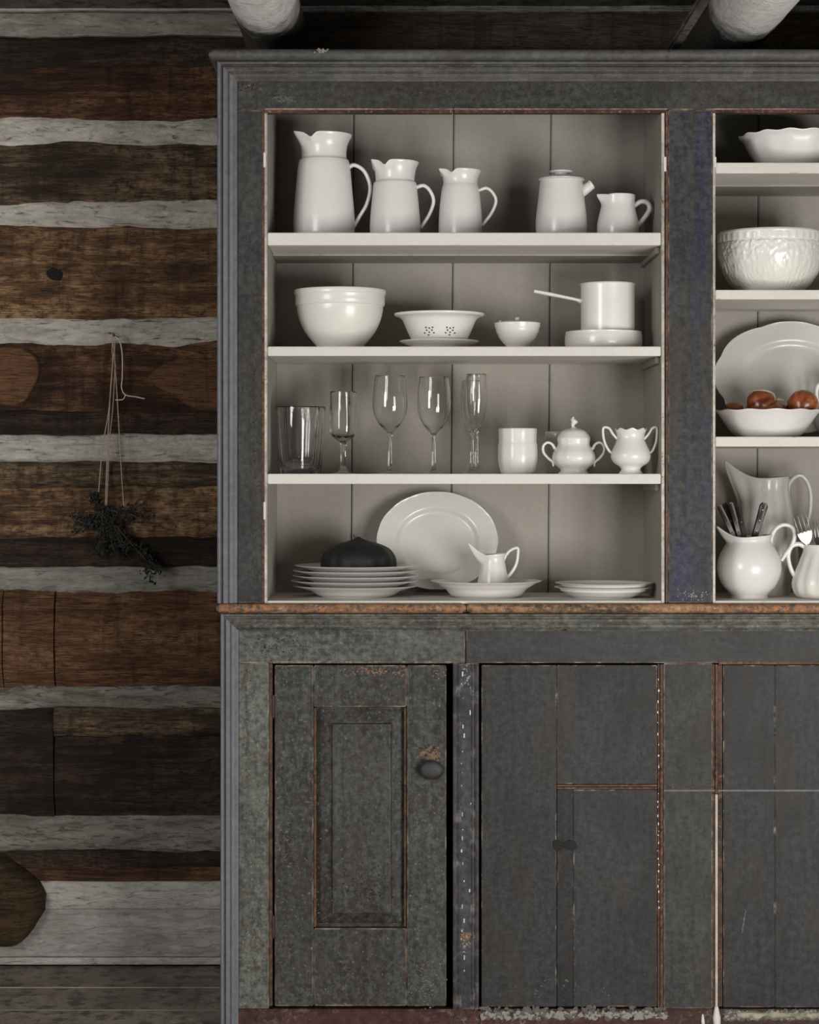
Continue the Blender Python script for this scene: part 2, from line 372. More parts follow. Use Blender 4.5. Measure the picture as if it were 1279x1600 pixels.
# (name, top, bottom, edge above, edge below, material)
rows = [
 ('chinking', -70, 22, 0, 0, limewash('grey limed board', (.27, .25, .215), (.46, .43, .375), seed=8)),
 ('chinking', 24, 60, 0, 1, limewash('dull grey limed board', (.17, .16, .13), (.33, .305, .26), seed=9)),
 ('log', 61, 186, 1, 2, L_red), ('chinking', 186, 224, 2, 3, chk),
 ('log', 224, 315, 3, 4, L_mid), ('chinking', 315, 350, 4, 5, chk),
 ('log', 351, 497, 5, 7, L_tan), ('chinking', 499, 536, 7, 8, chk),
 ('log', 537, 676, 8, 9, L_red), ('chinking', 678, 722, 9, 10, chk),
 ('log', 722, 880, 10, 11, L_tan2), ('chinking', 882, 920, 11, 12, chk2 if False else limewash('dull limed chinking', (.18, .175, .15), (.34, .325, .285), seed=12)),
 ('log', 921, 1077, 12, 14, L_rust), ('chinking', 1078, 1107, 14, 15, chk2),
 ('log', 1108, 1278, 15, 16, L_low), ('chinking', 1280, 1330, 16, 18, chk2),
 ('log', 1332, 1376, 18, 19, L_low)]
for i, (nm, a, b, ea, eb, mt) in enumerate(rows):
    segs = [(XL, XR)]
    if a in (921,): segs = [(XL, 4), (5.5, 84), (86, XR)]
    if a == 1108: segs = [(XL, 84), (86, XR)]
    for k, (x0, x1) in enumerate(segs):
        if nm == 'log': wallstrip('log', x0, x1, a - 4, b + 4, TW - .012 + .004 * k, .028, .010, mt, E[ea], E[eb], seed=i * 5 + k)
        elif a < 30: wallstrip('chinking', x0, x1, a, b, TW - .03 if a > 0 else TW - .045, .006, .004, mt, E[ea], E[eb], nz=6, seed=i * 5)
        else: wallstrip('chinking', x0, x1, a - 5, b + 5, TW + .004, .010, .007, mt, E[ea], E[eb], nz=8, seed=i * 5)
# above the dresser a second dark log hides between the joists
L_up = logwood('dark upper log', (0.10, 0.075, 0.055), (0.20, 0.15, 0.11), (0.30, .23, .17), 15)
L_gup = logwood('pale grey upper board', (0.26, 0.245, 0.22), (0.42, 0.40, 0.36), (0.52, .50, .46), 27, blotch=.3)
wallstrip('log', 420, XR, 24, 82, TW - .055, .02, .008, L_up, E[0], E[1], seed=77)
wallstrip('log', 420, XR, -60, 27, TW - .07, .01, .008, L_gup, E[0], E[0], seed=79)
# brown shoulder in the tan log and the dark underside
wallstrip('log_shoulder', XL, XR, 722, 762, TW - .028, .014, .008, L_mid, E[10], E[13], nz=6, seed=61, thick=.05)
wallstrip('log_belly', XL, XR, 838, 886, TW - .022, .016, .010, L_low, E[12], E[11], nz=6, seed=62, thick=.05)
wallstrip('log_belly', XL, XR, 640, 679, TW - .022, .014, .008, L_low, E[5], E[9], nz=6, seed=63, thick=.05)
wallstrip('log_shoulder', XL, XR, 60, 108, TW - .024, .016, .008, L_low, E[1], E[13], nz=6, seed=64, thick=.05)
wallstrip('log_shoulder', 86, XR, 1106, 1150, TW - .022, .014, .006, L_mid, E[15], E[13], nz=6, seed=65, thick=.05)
lathe('knot', [(0, -.004), (.012, -.003), (.017, .001), (.019, .008), (0, .008)], simple('dark knot', (.010, .006, .004), 1.0), wall, (X(88, TW), TW - .014, Z(428, TW)), 20,
      warp=lambda x, y, z, a, r: (x * 1.3 * (1 + .12 * math.sin(3 * a)), z, y * (1 + .15 * math.cos(2 * a + 1))))
# hewn flats on the dark log
L_hewn = logwood('fresh hewn flat', (0.085, 0.040, 0.020), (0.15, 0.072, 0.034), (0.20, .10, .05), 21, blotch=.3)
def flat(pts, tf, mat, name='hewn_flat', dep=.02):
    n = len(pts); cx = sum(p[0] for p in pts) / n; cy = sum(p[1] for p in pts) / n
    vs = [(X(cx, TW), tf - .002, Z(cy, TW))]
    for f, d in ((.55, -.001), (.93, 0), (1, .004), (1.04, dep)):
        for x, y in pts: vs.append((X(cx + (x - cx) * f, TW), tf + d + .0012 * mn.noise(Vector((x * .1, y * .1, 3))), Z(cy + (y - cy) * f, TW)))
    fs = [(0, 1 + i, 1 + (i + 1) % n) for i in range(n)]
    for k in range(3):
        for i in range(n):
            a, b = 1 + k * n + i, 1 + k * n + (i + 1) % n; fs.append((a, b, b + n, a + n))
    return mk(name, vs, fs, mat, wall, None, True, 40)
def smoothpoly(p, n=4):
    q = catmull([(a, b, 0) for a, b in p + [p[0]]], n)[:-1]; return [(v.x, v.y) for v in q]
flat(smoothpoly([(-60, 556), (-10, 545), (35, 546), (58, 562), (62, 585), (50, 612), (34, 630), (-5, 632), (-60, 622)]), TW - .026, L_hewn)
flat(smoothpoly([(230, 594), (250, 574), (285, 562), (330, 560), (420, 556), (430, 640), (335, 642), (300, 636), (278, 622), (250, 606)]), TW - .026, L_hewn)
# lowest timber: whitewashed sill boards and the brown butt of a log
sill = limewash('whitewashed sill board', (0.40, 0.375, 0.335), (0.58, 0.555, 0.51), under=(.16, .14, .115), seed=14)
sill2 = limewash('grey washed sill board', (0.32, 0.30, 0.27), (0.50, 0.475, 0.44), under=(.16, .14, .12), amt=.7, seed=18)
flatf = lambda x: 0
wallstrip('sill_board', XL, XR, 1373, 1419, TW - .010, .004, .003, sill, E[20], flatf, nz=5, seed=91)
wallstrip('sill_board', XL, XR, 1420, 1494, TW - .006, .004, .003, sill2, flatf, flatf, nz=5, seed=92)
wallstrip('sill_board', XL, XR, 1495, 1505.5, TW - .012, .002, .002, sill, flatf, flatf, nz=4, seed=93)
wallstrip('log', XL, XR, 1352, 1375, TW - .02, .008, .006, L_rust, flatf, flatf, nz=4, seed=94)
o = lathe('log_butt', [(0, -.0), (.06, -.002), (.088, .012), (.100, .04), (.102, .07), (.10, .12), (0, .12)], L_butt, wall, (X(-6, .5), TW + .025, Z(1414, .5)), seg=40,
      warp=lambda x, y, z, a, r: (x * (1 + .06 * math.sin(3 * a + 1) + .05 * mn.noise(Vector((a * 3, z * 9, 0)))), -(.10 - z) , y * 1.02 * (1 + .05 * math.sin(5 * a))))

# floor
fl = box('floor', X(XL, .6), X(XR, .6), -5.2, 0.64, -0.09, -0.028, M['black']); fl['kind'] = 'structure'
L_floor = logwood('grey brown floor board', (0.20, 0.165, 0.135), (0.29, 0.245, 0.20), (0.38, .33, .28), 31, rough=.6, blotch=.25)
seam = simple('worn pale board edge', (0.34, 0.29, 0.235), .7, var=.3, scale=20)
tq = 0.56; k = 0
while tq > -5.0:
    t0 = tq - (0.19 + .01 * math.sin(k * 2.1)) if k else 0.352
    b = box('board', X(XL, .6) + .01, X(XR, .6) - .01, t0 + .0035, tq, -0.03, 0.0 - .001 * (k % 2), L_floor, fl, bev=.002)
    tq = t0; k += 1
    if k < 4: 
        e = box('board_edge', X(XL, .6) + .01, X(XR, .6) - .01, tq - .0015, tq + .0045, -.02, .0004, seam, fl, bev=.001)
# ceiling and joists
ce = box('ceiling', X(XL, .6), X(XR, .6), -5.2, 0.66, ZC + 818 * K, ZC + 850 * K, L_grey); ce['kind'] = 'structure'
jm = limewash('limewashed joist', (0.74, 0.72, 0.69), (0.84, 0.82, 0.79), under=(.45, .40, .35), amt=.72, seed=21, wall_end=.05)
def joist(cx, cz, r, label, seed):
    """round pole joist, slightly crooked, from the wall over the dresser into the room; cz, r in grid units"""
    vs, fs, seg = [], [], 28; ys = [TW + .03 - i * .06 for i in range(80)]
    x0, z0 = (cx - HX) * K, ZC + cz * K
    for i, y in enumerate(ys):
        for j in range(seg):
            a = 2 * PI * j / seg; c, sn = math.cos(a), math.sin(a)
            rr = r * K * (1 + .045 * mn.noise(Vector((c * 1.2, sn * 1.2, y * 2.2 + seed))) + .02 * mn.noise(Vector((c * 4, sn * 4, y * 9 + seed))))
            vs.append((x0 + rr * c, y, z0 + rr * sn))
    for i in range(len(ys) - 1):
        for j in range(seg):
            a, b = i * seg + j, i * seg + (j + 1) % seg; fs.append((a, b, b + seg, a + seg))
    fs.append(tuple(range(seg))); fs.append(tuple(range((len(ys) - 1) * seg, len(ys) * seg)))
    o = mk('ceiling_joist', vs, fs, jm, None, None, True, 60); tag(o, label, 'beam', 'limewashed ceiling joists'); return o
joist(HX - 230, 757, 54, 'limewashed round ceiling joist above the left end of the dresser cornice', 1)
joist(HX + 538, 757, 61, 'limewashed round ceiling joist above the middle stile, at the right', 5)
pl = box('joist_plank', X(1054), X(1072), -4.2, TW - .08, ZC + 683 * K, ZC + 693 * K, L_grey, None, bev=.004)
tag(pl, 'thin dark grey plank running along the left side of the right limewashed joist', 'plank')

# ================================================================ THE DRESSER
dr = empty('dresser', (0, 0, 0)); tag(dr, 'tall old slate grey painted dresser with open cream shelves above and panelled doors below', 'dresser')
RE = 1810       # right end
# side boards and dark inner back
box('side_panel', X(345), X(362), 0.004, 0.44, 0.0, Z(942), M['mould'], dr, .002)
box('side_panel', X(342), X(360), 0.004, 0.37, Z(942), Z(96), M['mould'], dr, .002)
box('side_panel', X(RE - 22), X(RE - 5), 0.004, 0.44, 0.0, Z(942), M['mould'], dr, .002)
box('side_panel', X(RE - 20), X(RE - 2), 0.004, 0.37, Z(942), Z(96), M['mould'], dr, .002)
box('backing', X(360), X(RE - 22), 0.345, 0.36, Z(955), Z(100), M['black'], dr)
box('top_board', X(345), X(RE - 5), 0.0, 0.38, Z(100), Z(90), M['frieze'], dr, .002)
box('cupboard_backing', X(362), X(RE - 22), 0.16, 0.175, 0.02, Z(958), M['black'], dr)

PROF = [(0, 0), (0, 13), (1, 16), (3, 17.5), (5, 16.5), (6.3, 13), (6.8, 8), (8.6, 8), (9, 12), (10, 13.5), (14, 14), (16.3, 12), (17, 8), (18.2, 8), (18.8, 10.5), (20, 11.5), (24, 11), (26.5, 8), (28.5, 5.5), (30.5, 4.5), (30.5, 0)]
def moulding(name, path, prof, mat, mit):
    """sweep prof along a 2 point path with mitred ends. path 'L','T','R'"""
    x0, x1, yt, yb = path; vs, fs = [], []
    for u, d in prof:
        y = -d / 1000
        if mit == 'L': a, b = (X(x0 + u), y, Z(yb)), (X(x0 + u), y, Z(yt + u))
        elif mit == 'R': a, b = (X(x1 - u), y, Z(yb)), (X(x1 - u), y, Z(yt + u))
        else: a, b = (X(x0 + u), y, Z(yt + u)), (X(x1 - u), y, Z(yt + u))
        vs += [a, b]
    n = len(prof)
    for i in range(n): 
        j = (i + 1) % n; fs.append((2 * i, 2 * j, 2 * j + 1, 2 * i + 1))
    fs.append(tuple(2 * i for i in range(n))); fs.append(tuple(2 * i + 1 for i in range(n))[::-1])
    return mk(name, vs, fs, mat, dr, None, True, 35)
P1 = (340, RE, 97, 942); moulding('side_moulding', P1, PROF, M['mould'], 'L'); moulding('cornice_moulding', P1, PROF, M['mouldh'], 'T'); moulding('side_moulding', P1, PROF, M['mould'], 'R')
P2 = (345, RE - 5, 958, 1608); PR2 = [(u * .9, d * .85) for u, d in PROF]
moulding('side_moulding', P2, PR2, M['mould'], 'L'); moulding('waist_cove', P2, PR2, M['greenh'], 'T'); moulding('side_moulding', P2, PR2, M['mould'], 'R')
def nosed(name, x0, x1, yt, yb, out, back, mat):
    """board with a rounded nose along its front and ends"""
    zt, zb = Z(yt), Z(yb); h = (zt - zb) / 2; n = 8; vs, fs = [], []
    ring = [(back, zb)] + [(-out + h - h * math.cos(a), zb + h + h * math.sin(a)) for a in [(-PI / 2 + PI * i / n) for i in range(n + 1)]] + [(back, zt)]
    ends = [(X(x0), 1), (X(x1), -1)]
    cols = []
    for xe, sg in ends:
        for f in ((0, .35, 1) if sg == 1 else (1, .35, 0)):
            cols.append((xe + sg * h * f * .8, .55 + .45 * f if f < 1 else 1))
    for x, sc in cols:
        for y, z in ring: vs.append((x, y + (1 - sc) * h * (1 if y < 0 else 0), zb + h + (z - zb - h) * (sc if sc < 1 else 1)))
    r = len(ring)
    for i in range(len(cols) - 1):
        for j in range(r):
            a, b = i * r + j, i * r + (j + 1) % r; fs.append((a, b, b + r, a + r))
    fs.append(tuple(range(r))); fs.append(tuple(range((len(cols) - 1) * r, len(cols) * r)))
    return mk(name, vs, fs, mat, dr, None, True, 50)
nosed('cornice_cap', 328, RE + 12, 80, 97, .030, .37, M['mouldh'])
nosed('waist_moulding', 339, 727.5, 942.5, 957.5, .022, .0, M['waist'])
nosed('waist_moulding', 728.5, RE + 1, 942.5, 957.5, .022, .0, M['waist'])
box('waist_board', X(345), X(RE - 5), 0.002, 0.44, Z(957), Z(943.5), M['frieze'], dr, .001)
# upper face frame
pbox('top_rail', 369, RE - 29, 125, 171.5, 0, .022, M['frieze'], dr)
pbox('stile', 366, 412.5, 172, 942, 0, .022, M['slate'], dr)
pbox('stile', 1043.5, 1112.5, 172, 942, 0, .022, M['navy'], dr)
pbox('stile', 1737.5, RE - 26, 172, 942, 0, .022, M['slate'], dr)
for a, b in ((413, 707), (709, 1042), (1113.5, 1737)): pbox('head_strip', a, b, 172, 176.5, -.0015, .021, M['rusthead'], dr, .001); pbox('head_strip', a, b, 169.5, 171.8, -.0025, .0, M['headline'], dr, .0005)
# cream worn edges of the side linings
for x0, x1, m in ((413, 417.3, 'liner'), (1032.8, 1037.5, 'liner'), (1113, 1117, 'liner'), (1733, 1737.5, 'liner')):
    pbox('bay_side', x0, x1, 101, 942, .0005, .32, M['interior'], dr, .0006)
    pbox('lining_edge', x0, x1, 177, 942, -.0015, .0005, M[m], dr, .0006)
pbox('edge_bead', 1039, 1043, 173, 942, -.001, .021, M['rust'], dr, .0008)
pbox('edge_bead', 409, 412.8, 173, 942, -.001, .021, M['rust'], dr, .0008)
# small wear chip at the lining edges
for x, y0, y1 in ((411.5, 238, 262), (411.5, 784, 812), (1036, 245, 268), (1114, 245, 262)):
    pbox('chipped_edge', x, x + 4.5, y0, y1, -.0022, .001, M['cream'], dr, .001)
# back boards
TB = .32
def boards(edges, dx):
    for i in range(len(edges) - 1):
        a, b = edges[i], edges[i + 1]
        g0, g1 = (.8 if i else 0), .7
        o = box('back_board', X(a, TB) + g0 * K, X(b, TB) - g1 * K, TB + .001 * (i % 2), TB + .016, Z(945), Z(102), M['interior'], dr, .0022, skew=dx * K)
boards([424, 548, 704, 856, 1022], 5)
boards([1075, 1182, 1330, 1480, 1620, 1705], 3)
for a, b, y in ((417.6, 1032.5, 383), (1117.5, 1732.5, 270.5)): pbox('shelf_batten', a, b, y, y + 3.6, .165, .319, M['interior'], dr, .001)
# shelves
def shelf(x0, x1, y0, y1): pbox('shelf', x0, x1, y0, y1, .0015, .3195, M['cream'], dr, .0015)
for a, b in ((363.5, 383), (541.5, 556), (740.5, 756)): shelf(417.3, 1032.8, a, b)
for a, b in ((254, 270.5), (453, 467.5), (682.5, 697.5)): shelf(1117, 1733, a, b)
shelf(412.5, 1038, 939, 943.4); shelf(1113, 1737, 939, 943.4)
for y in (383, 556, 756):
    for x in (1026.5,): pbox('shelf_cleat', x, x + 6, y + .3, y + 11, .03, .318, M['interior'], dr, .001)
# lower face frame
pbox('frieze_rail', 368, 726.5, 984, 1036, 0, .022, M['greenh'], dr)
pbox('frieze_rail', 728, RE - 32, 984, 1036, 0.0006, .022, M['frieze_low'], dr)
pbox('stile', 368, 420, 1036.5, 1576, 0, .022, M['green'], dr)
pbox('edge_bead', 420.5, 425.5, 1036.5, 1572, -.001, .02, M['rust'], dr)
pbox('edge_bead', 426, 705, 1032.5, 1036.3, -.002, .0, M['lineworn'], dr, .0006)
pbox('stile', 1036.5, 1113, 1036.5, 1576, 0.0004, .022, M['slate'], dr)
pbox('stile', 1732, RE - 32, 1036.5, 1576, 0, .022, M['slate'], dr)
pbox('plinth', 370, 748, 1577, 1608, -.003, .02, M['plinth'], dr, .003)
pbox('plinth', 749, RE - 32, 1577, 1608, -.002, .02, M['plinth'], dr, .003)
# reeded pilaster
def pilaster(x0, x1):
    pr = [(0, 0), (0, 3), (1, 5.5), (3.5, 6.5), (6, 5), (6.5, 2.5), (8, 2.5), (8.6, 4.5), (10, 5), (11.5, 4), (12, 2), (29, 2), (29.5, 4), (31, 5), (32.5, 4.5), (33, 2.5), (34.5, 2.5), (35, 5), (37.5, 6.5), (40, 5.5), (41, 3), (41, 0)]
    sc = (x1 - x0) / 41; vs, fs = [], []
    for u, d in pr: vs += [(X(x0 + u * sc), -d / 1000, Z(1576)), (X(x0 + u * sc), -d / 1000, Z(1038))]
    n = len(pr)
    for i in range(n): j = (i + 1) % n; fs.append((2 * i, 2 * j, 2 * j + 1, 2 * i + 1))
    fs.append(tuple(2 * i for i in range(n))); fs.append(tuple(2 * i + 1 for i in range(n))[::-1])
    mk('pilaster', vs, fs, M['pil'], dr, None, True, 35)
    pbox('pilaster_core', x0, x1, 1036.6, 1576, 0, .022, M['navy'], dr)
M['pil'] = paint('pilaster paint', (0.022, 0.024, 0.030), (0.050, 0.053, 0.061), pale=(.55, .53, .5), chips=0.72, specks=0.69, edgew=.55, seed=53)
pilaster(707, 748); pilaster(1402, 1443)
# panelled door, standing a finger ajar
def mesh_door():
    d = empty('door', (0, 0, 0)); d.parent = dr
    pbox('panel_bead', 490, 494, 1106, 1449, .0005, .0195, M['rust'], d, .0012); pbox('panel_bead', 631, 634.5, 1106, 1449, .004, .0195, M['rust'], d, .0012)
    pbox('door_stile', 429, 489.5, 1039.5, 1572, -.001, .021, M['door'], d, .0016)
    pbox('door_stile', 635.5, 697, 1039.5, 1572, -.001, .021, M['door'], d, .0016)
    pbox('door_rail', 490, 635, 1039.5, 1104.5, -.0005, .021, M['door'], d, .0016)
    pbox('door_rail', 490, 635, 1450.5, 1572, -.0005, .021, M['door'], d, .0016)
    ring = lambda x0, x1, y0, y1, t: [(X(x0), t, Z(y1)), (X(x1), t, Z(y1)), (X(x1), t, Z(y0)), (X(x0), t, Z(y0))]
    L = [ring(488, 637, 1102, 1453, .021), ring(488, 637, 1102, 1453, .0195), ring(493, 632, 1109, 1446, .0195), ring(517.5, 612, 1130, 1429, .008), ring(519.5, 610, 1132, 1427, .001), ring(522, 607.5, 1134.5, 1424.5, .0)]
    vs = [v for r in L for v in r]; fs = [(0, 1, 2, 3), tuple(range(len(vs) - 4, len(vs)))]
    for k in range(len(L) - 1):
        for i in range(4): a, b = 4 * k + i, 4 * k + (i + 1) % 4; fs.append((a, b, b + 4, a + 4))
    p = mk('raised_panel', vs, fs, M['door'], d); 
    for y in (1104, 1448): pbox('hinge', 424.8, 429.6, y - 18, y + 18, -.0045, .004, M['rusti'], d, .002)
    kf = [(0, .030), (.010, .030), (.019, .027), (.0235, .021), (.0225, .014), (.014, .008), (.011, .004), (.015, 0), (0, 0)]
    lathe('knob', kf, M['knob'], d, (X(674), -.001, Z(1201)), 32, warp=lambda x, y, z, a, r: (x * 1.06, -z, y * .82))
    return d
M['rusti'] = simple('rusty iron', (0.07, 0.035, 0.022), .7, var=.5, scale=90)
M['knob'] = simple('worn dark knob', (0.040, 0.038, 0.038), .6, var=.35, scale=50)
M['bare'] = paint('bare rubbed wood', (0.10, 0.065, 0.04), (0.26, .15, .08), wood=(.05, .045, .04), chips=.58, specks=.62, edgew=0, seed=59)
mesh_door()
# flush door of wide boards with the old cut line
M['stain'] = paint('darker painted strip', (0.013, 0.013, 0.014), (0.021, 0.022, 0.024), chips=.8, specks=.76, edgew=.3, seed=61)
d2 = empty('door'); d2.parent = dr
pbox('door_board', 752, 869, 1039.5, 1573, .0002, .02, M['panel'], d2)
pbox('door_board', 869.4, 1026.5, 1039.5, 1225, .0002, .02, M['panel'], d2)
pbox('door_strip', 869.4, 1026.5, 1226, 1229, -.0008, .02, M['rust'], d2, .0006)
pbox('door_strip', 869.4, 1026.5, 1230, 1233, -.0014, .02, M['rust'], d2, .0006)
pbox('door_board', 895.5, 1026.5, 1234, 1573, .0000, .02, M['panel'], d2)
pbox('door_board', 870, 895, 1234, 1573, .0010, .02, M['stain'], d2)
fr = smoothpoly([(864, 1314), (872, 1312), (880, 1317), (890, 1313), (899, 1316), (900, 1326), (890, 1328), (880, 1325), (872, 1329), (865, 1324)])
n = len(fr); vs = [(X(882), -.004, Z(1320))] + [(X(x), -.003, Z(y)) for x, y in fr] + [(X(x), .002, Z(y)) for x, y in fr]
mk('latch_plate', vs, [(0, 1 + i, 1 + (i + 1) % n) for i in range(n)] + [(1 + i, 1 + n + i, 1 + n + (i + 1) % n, 1 + (i + 1) % n) for i in range(n)], simple('blackened latch', (.009, .008, .008), .8), d2)
pbox('edge_bead', 1027.5, 1030.5, 1038, 1575, .002, .02, M['rust'], dr, .0006)
pbox('edge_bead', 1031, 1035.5, 1038, 1575, -.0015, .02, M['rust'], dr, .0008)
# a run of old paint beads down the joint
for i in range(26):
    y = 1240 + i * 11 + random.uniform(-3, 3) if i < 17 else 1060 + (i - 17) * 17
    h = random.uniform(1.5, 5); x = 1027 + random.uniform(-.8, 1.2)
    pbox('paint_drip', x, x + random.uniform(1.2, 2.4), y, y + h, -.002, .003, M['cream'], dr, .0006)
for i in range(24):
    y = 1050 + i * 20 + random.uniform(-5, 5); x = 722 + random.uniform(-2.5, 2.5) + (12 if i % 7 == 3 else 0)
    pbox('paint_drip', x, x + random.uniform(1, 2.2), y, y + random.uniform(1.5, 8), -.0036, -.0015, M['cream'], dr, .0006)
pbox('joint_strip', 1036.8, 1116, 1229, 1231.5, -.0008, .001, M['rust'], dr, .0004)
pbox('joint_strip', 1036.8, 1398, 1234, 1236.6, -.0008, .001, M['mould'], dr, .0004)
M['straw'] = simple('pale straw strip', (0.52, .48, .40), .6, var=.3, scale=30)
pbox('edge_bead', 1116.8, 1120.6, 1038, 1240, -.003, .01, M['rust'], dr, .0008)
pbox('edge_bead', 1116.8, 1120.6, 1241, 1580, -.003, .01, M['straw'], dr, .0008)
pbox('edge_bead', 1113.2, 1116.2, 1038, 1576, .001, .02, M['rust'], dr, .0008)
pbox('edge_bead', 1121.5, 1129, 1039, 1574, .006, .02, M['rust'], dr, .0008)
d3 = empty('door'); d3.parent = dr
pbox('door_board', 1129.5, 1210, 1039.5, 1574, .0006, .02, M['panel'], d3)
pbox('door_board', 1210.4, 1398, 1039.5, 1574, .0002, .02, M['panel'], d3)
pbox('head_bead', 1122, 1398, 1033, 1038, -.002, .01, M['rust'], dr, .001)
d4 = empty('door'); d4.parent = dr
pbox('door_board', 1448, 1728, 1039.5, 1574, .0006, .02, M['panel'], d4)
# crusted filler along the foot and the white drips
cr = simple('crumbling filler', (0.40, 0.36, 0.28), .9, var=.55, scale=60, bump=.6)
def crust(x0, x1, y0, y1, seed):
    nx, nz = int((x1 - x0) / 4), 6; vs, fs = [], []
    for i in range(nx + 1):
        px = x0 + (x1 - x0) * i / nx
        top = y0 + 5 * mn.noise(Vector((px * .06, seed, 0))); bot = y1 + 6 * mn.noise(Vector((px * .08, seed + 4, 0)))
        for j in range(nz + 1):
            f = j / nz; e = math.sin(PI * f) ** .5 if 0 < f < 1 else 0
            vs.append((X(px), -.003 - .008 * e * (.5 + .7 * abs(mn.noise(Vector((px * .11, f * 3, seed))))) + .005 * (1 - e), Z(top + (bot - top) * f)))
        vs.append((X(px), .004, Z(bot))); vs.append((X(px), .004, Z(top)))
    r = nz + 3
    for i in range(nx):
        for j in range(r): a, b = i * r + j, i * r + (j + 1) % r; fs.append((a, b, b + r, a + r))
    fs.append(tuple(range(r))); fs.append(tuple(range(nx * r, nx * r + r)))
    mk('filler_crust', vs, fs, cr, dr, None, True, 50)
crust(1150, 1400, 1580, 1592, 3)
def flecks(cx, cy, sx, sy, n, mat, t=-.0005, size=(1.0, 3.2), seed=0, gauss=True, tall=1.0):
    """thin irregular flakes scattered over a patch, joined into one part"""
    q = random.Random(seed * 31 + 5); vs, fs = [], []
    for _ in range(n):
        x = q.gauss(cx, sx / 2) if gauss else q.uniform(cx - sx, cx + sx); y = q.gauss(cy, sy / 2) if gauss else q.uniform(cy - sy, cy + sy)
        if abs(x - cx) > sx * 1.2 or abs(y - cy) > sy * 1.2: continue
        m_ = q.randint(5, 7); rr = q.uniform(*size) * .5; a0 = q.uniform(0, 6); st = q.uniform(.6, 1.7); b = len(vs)
        vs.append((X(x), t - .0006, Z(y)))
        for k in range(m_):
            a = a0 + 2 * PI * k / m_; r_ = rr * q.uniform(.55, 1.3); vs.append((X(x + r_ * st * math.cos(a)), t + .0003, Z(y + r_ * tall * math.sin(a))))
        for k in range(m_): fs.append((b, b + 1 + k, b + 1 + (k + 1) % m_))
    o = mk('flaked_paint', vs, fs, mat, dr); o['kind'] = 'stuff'
fw = simple('dull white flakes', (0.27, 0.25, 0.22), .9); ft = simple('tan bare flakes', (0.24, 0.145, 0.085), .85, var=.4, scale=90)
fd = simple('dark brown flakes', (0.040, 0.020, 0.013), .9, var=.5, scale=90); fg = simple('grey flakes', (0.125, 0.118, 0.10), .9, var=.3, scale=80)
flecks(565, 1385, 44, 42, 150, fd, 0, (1.5, 5), 1); flecks(565, 1370, 44, 60, 60, ft, -.0001, (.8, 2.4), 2)
flecks(448, 1320, 16, 40, 90, fd, -.001, (1.5, 5.5), 3); flecks(448, 1330, 16, 60, 40, ft, -.001, (.8, 2.4), 4)
flecks(595, 1049, 60, 8, 90, ft, -.0006, (1.5, 5), 5); flecks(682, 1052, 14, 12, 40, ft, -.001, (1, 4), 6)
flecks(668, 1535, 26, 34, 110, fw, -.001, (.8, 2.6), 7); flecks(668, 1480, 26, 90, 80, fg, -.001, (1, 3.5), 8)
flecks(396, 1420, 20, 130, 200, fg, 0, (1, 4), 9, False); flecks(396, 1440, 20, 110, 50, fw, 0, (.7, 2), 10)
flecks(398, 1300, 22, 260, 90, fd, 0, (1, 3), 11, False)
flecks(726, 1058, 10, 20, 26, fw, -.0022, (1.5, 4.5), 12); flecks(727, 1466, 12, 16, 60, ft, -.0022, (2, 6), 13); flecks(727, 1470, 12, 18, 20, fw, -.0025, (1.5, 4), 14)
flecks(674, 1179, 15, 10, 60, ft, -.0014, (2, 6), 15); flecks(674, 1176, 19, 13, 40, fd, -.0012, (2, 5), 16)
flecks(895, 1586, 145, 5, 260, fw, -.003, (2, 8), 17, False); flecks(895, 1583, 145, 9, 160, fg, -.003, (3, 9), 18, False)
flecks(1210, 1586, 78, 7, 260, fg, -.004, (3, 9), 19, False); flecks(1210, 1585, 78, 7, 120, fw, -.0045, (1.5, 5), 20, False)
flecks(890, 1545, 120, 22, 70, fg, 0, (1, 3.5), 21); flecks(1082, 930, 26, 9, 60, fw, 0, (1, 4), 22)
flecks(444, 155, 18, 5, 70, fg, 0, (2, 6), 23); flecks(505, 84, 16, 3, 30, fw, -.0302, (1, 4), 24); flecks(389, 134, 15, 8, 60, fd, 0, (1.5, 4), 25); flecks(391, 133, 14, 8, 16, fw, 0, (1, 2.5), 26)
flecks(940, 153, 250, 14, 160, fg, 0, (.8, 3), 27, False); flecks(390, 560, 20, 380, 130, fg, 0, (.7, 2.6), 28, False); flecks(402, 700, 8, 240, 150, fd, 0, (1.2, 4.5), 29, False)
flecks(1080, 560, 32, 380, 70, fg, 0, (.7, 2.2), 30, False); flecks(560, 1008, 160, 24, 160, fg, 0, (.8, 3), 31, False); flecks(430, 1010, 40, 20, 70, fd, 0, (1.5, 4.5), 32)
flecks(560, 1300, 130, 260, 160, fg, -.001, (.7, 2.4), 33, False)
for a_, b_, k_ in ((1160, 1448, 34), (1162, 1436, 35)): tube('scratch', [(X(a_ + 3), .0001, Z(b_ - 14)), (X(a_), .0001, Z(b_)), (X(a_ - 1), .0001, Z(b_ + 10))], .0005, fw, dr, seg=5, n=3)
for x, y0, y1, r in ((1118.5, 1572, 1606, 6.5), (1097, 1584, 1604, 3)):
    tube('paint_drip', [(X(x), -.003, Z(y0)), (X(x), -.006, Z((y0 + y1) / 2)), (X(x + 1), -.005, Z(y1))], [r * .4 * K, r * K, r * .8 * K], M['cream'], dr, seg=8)

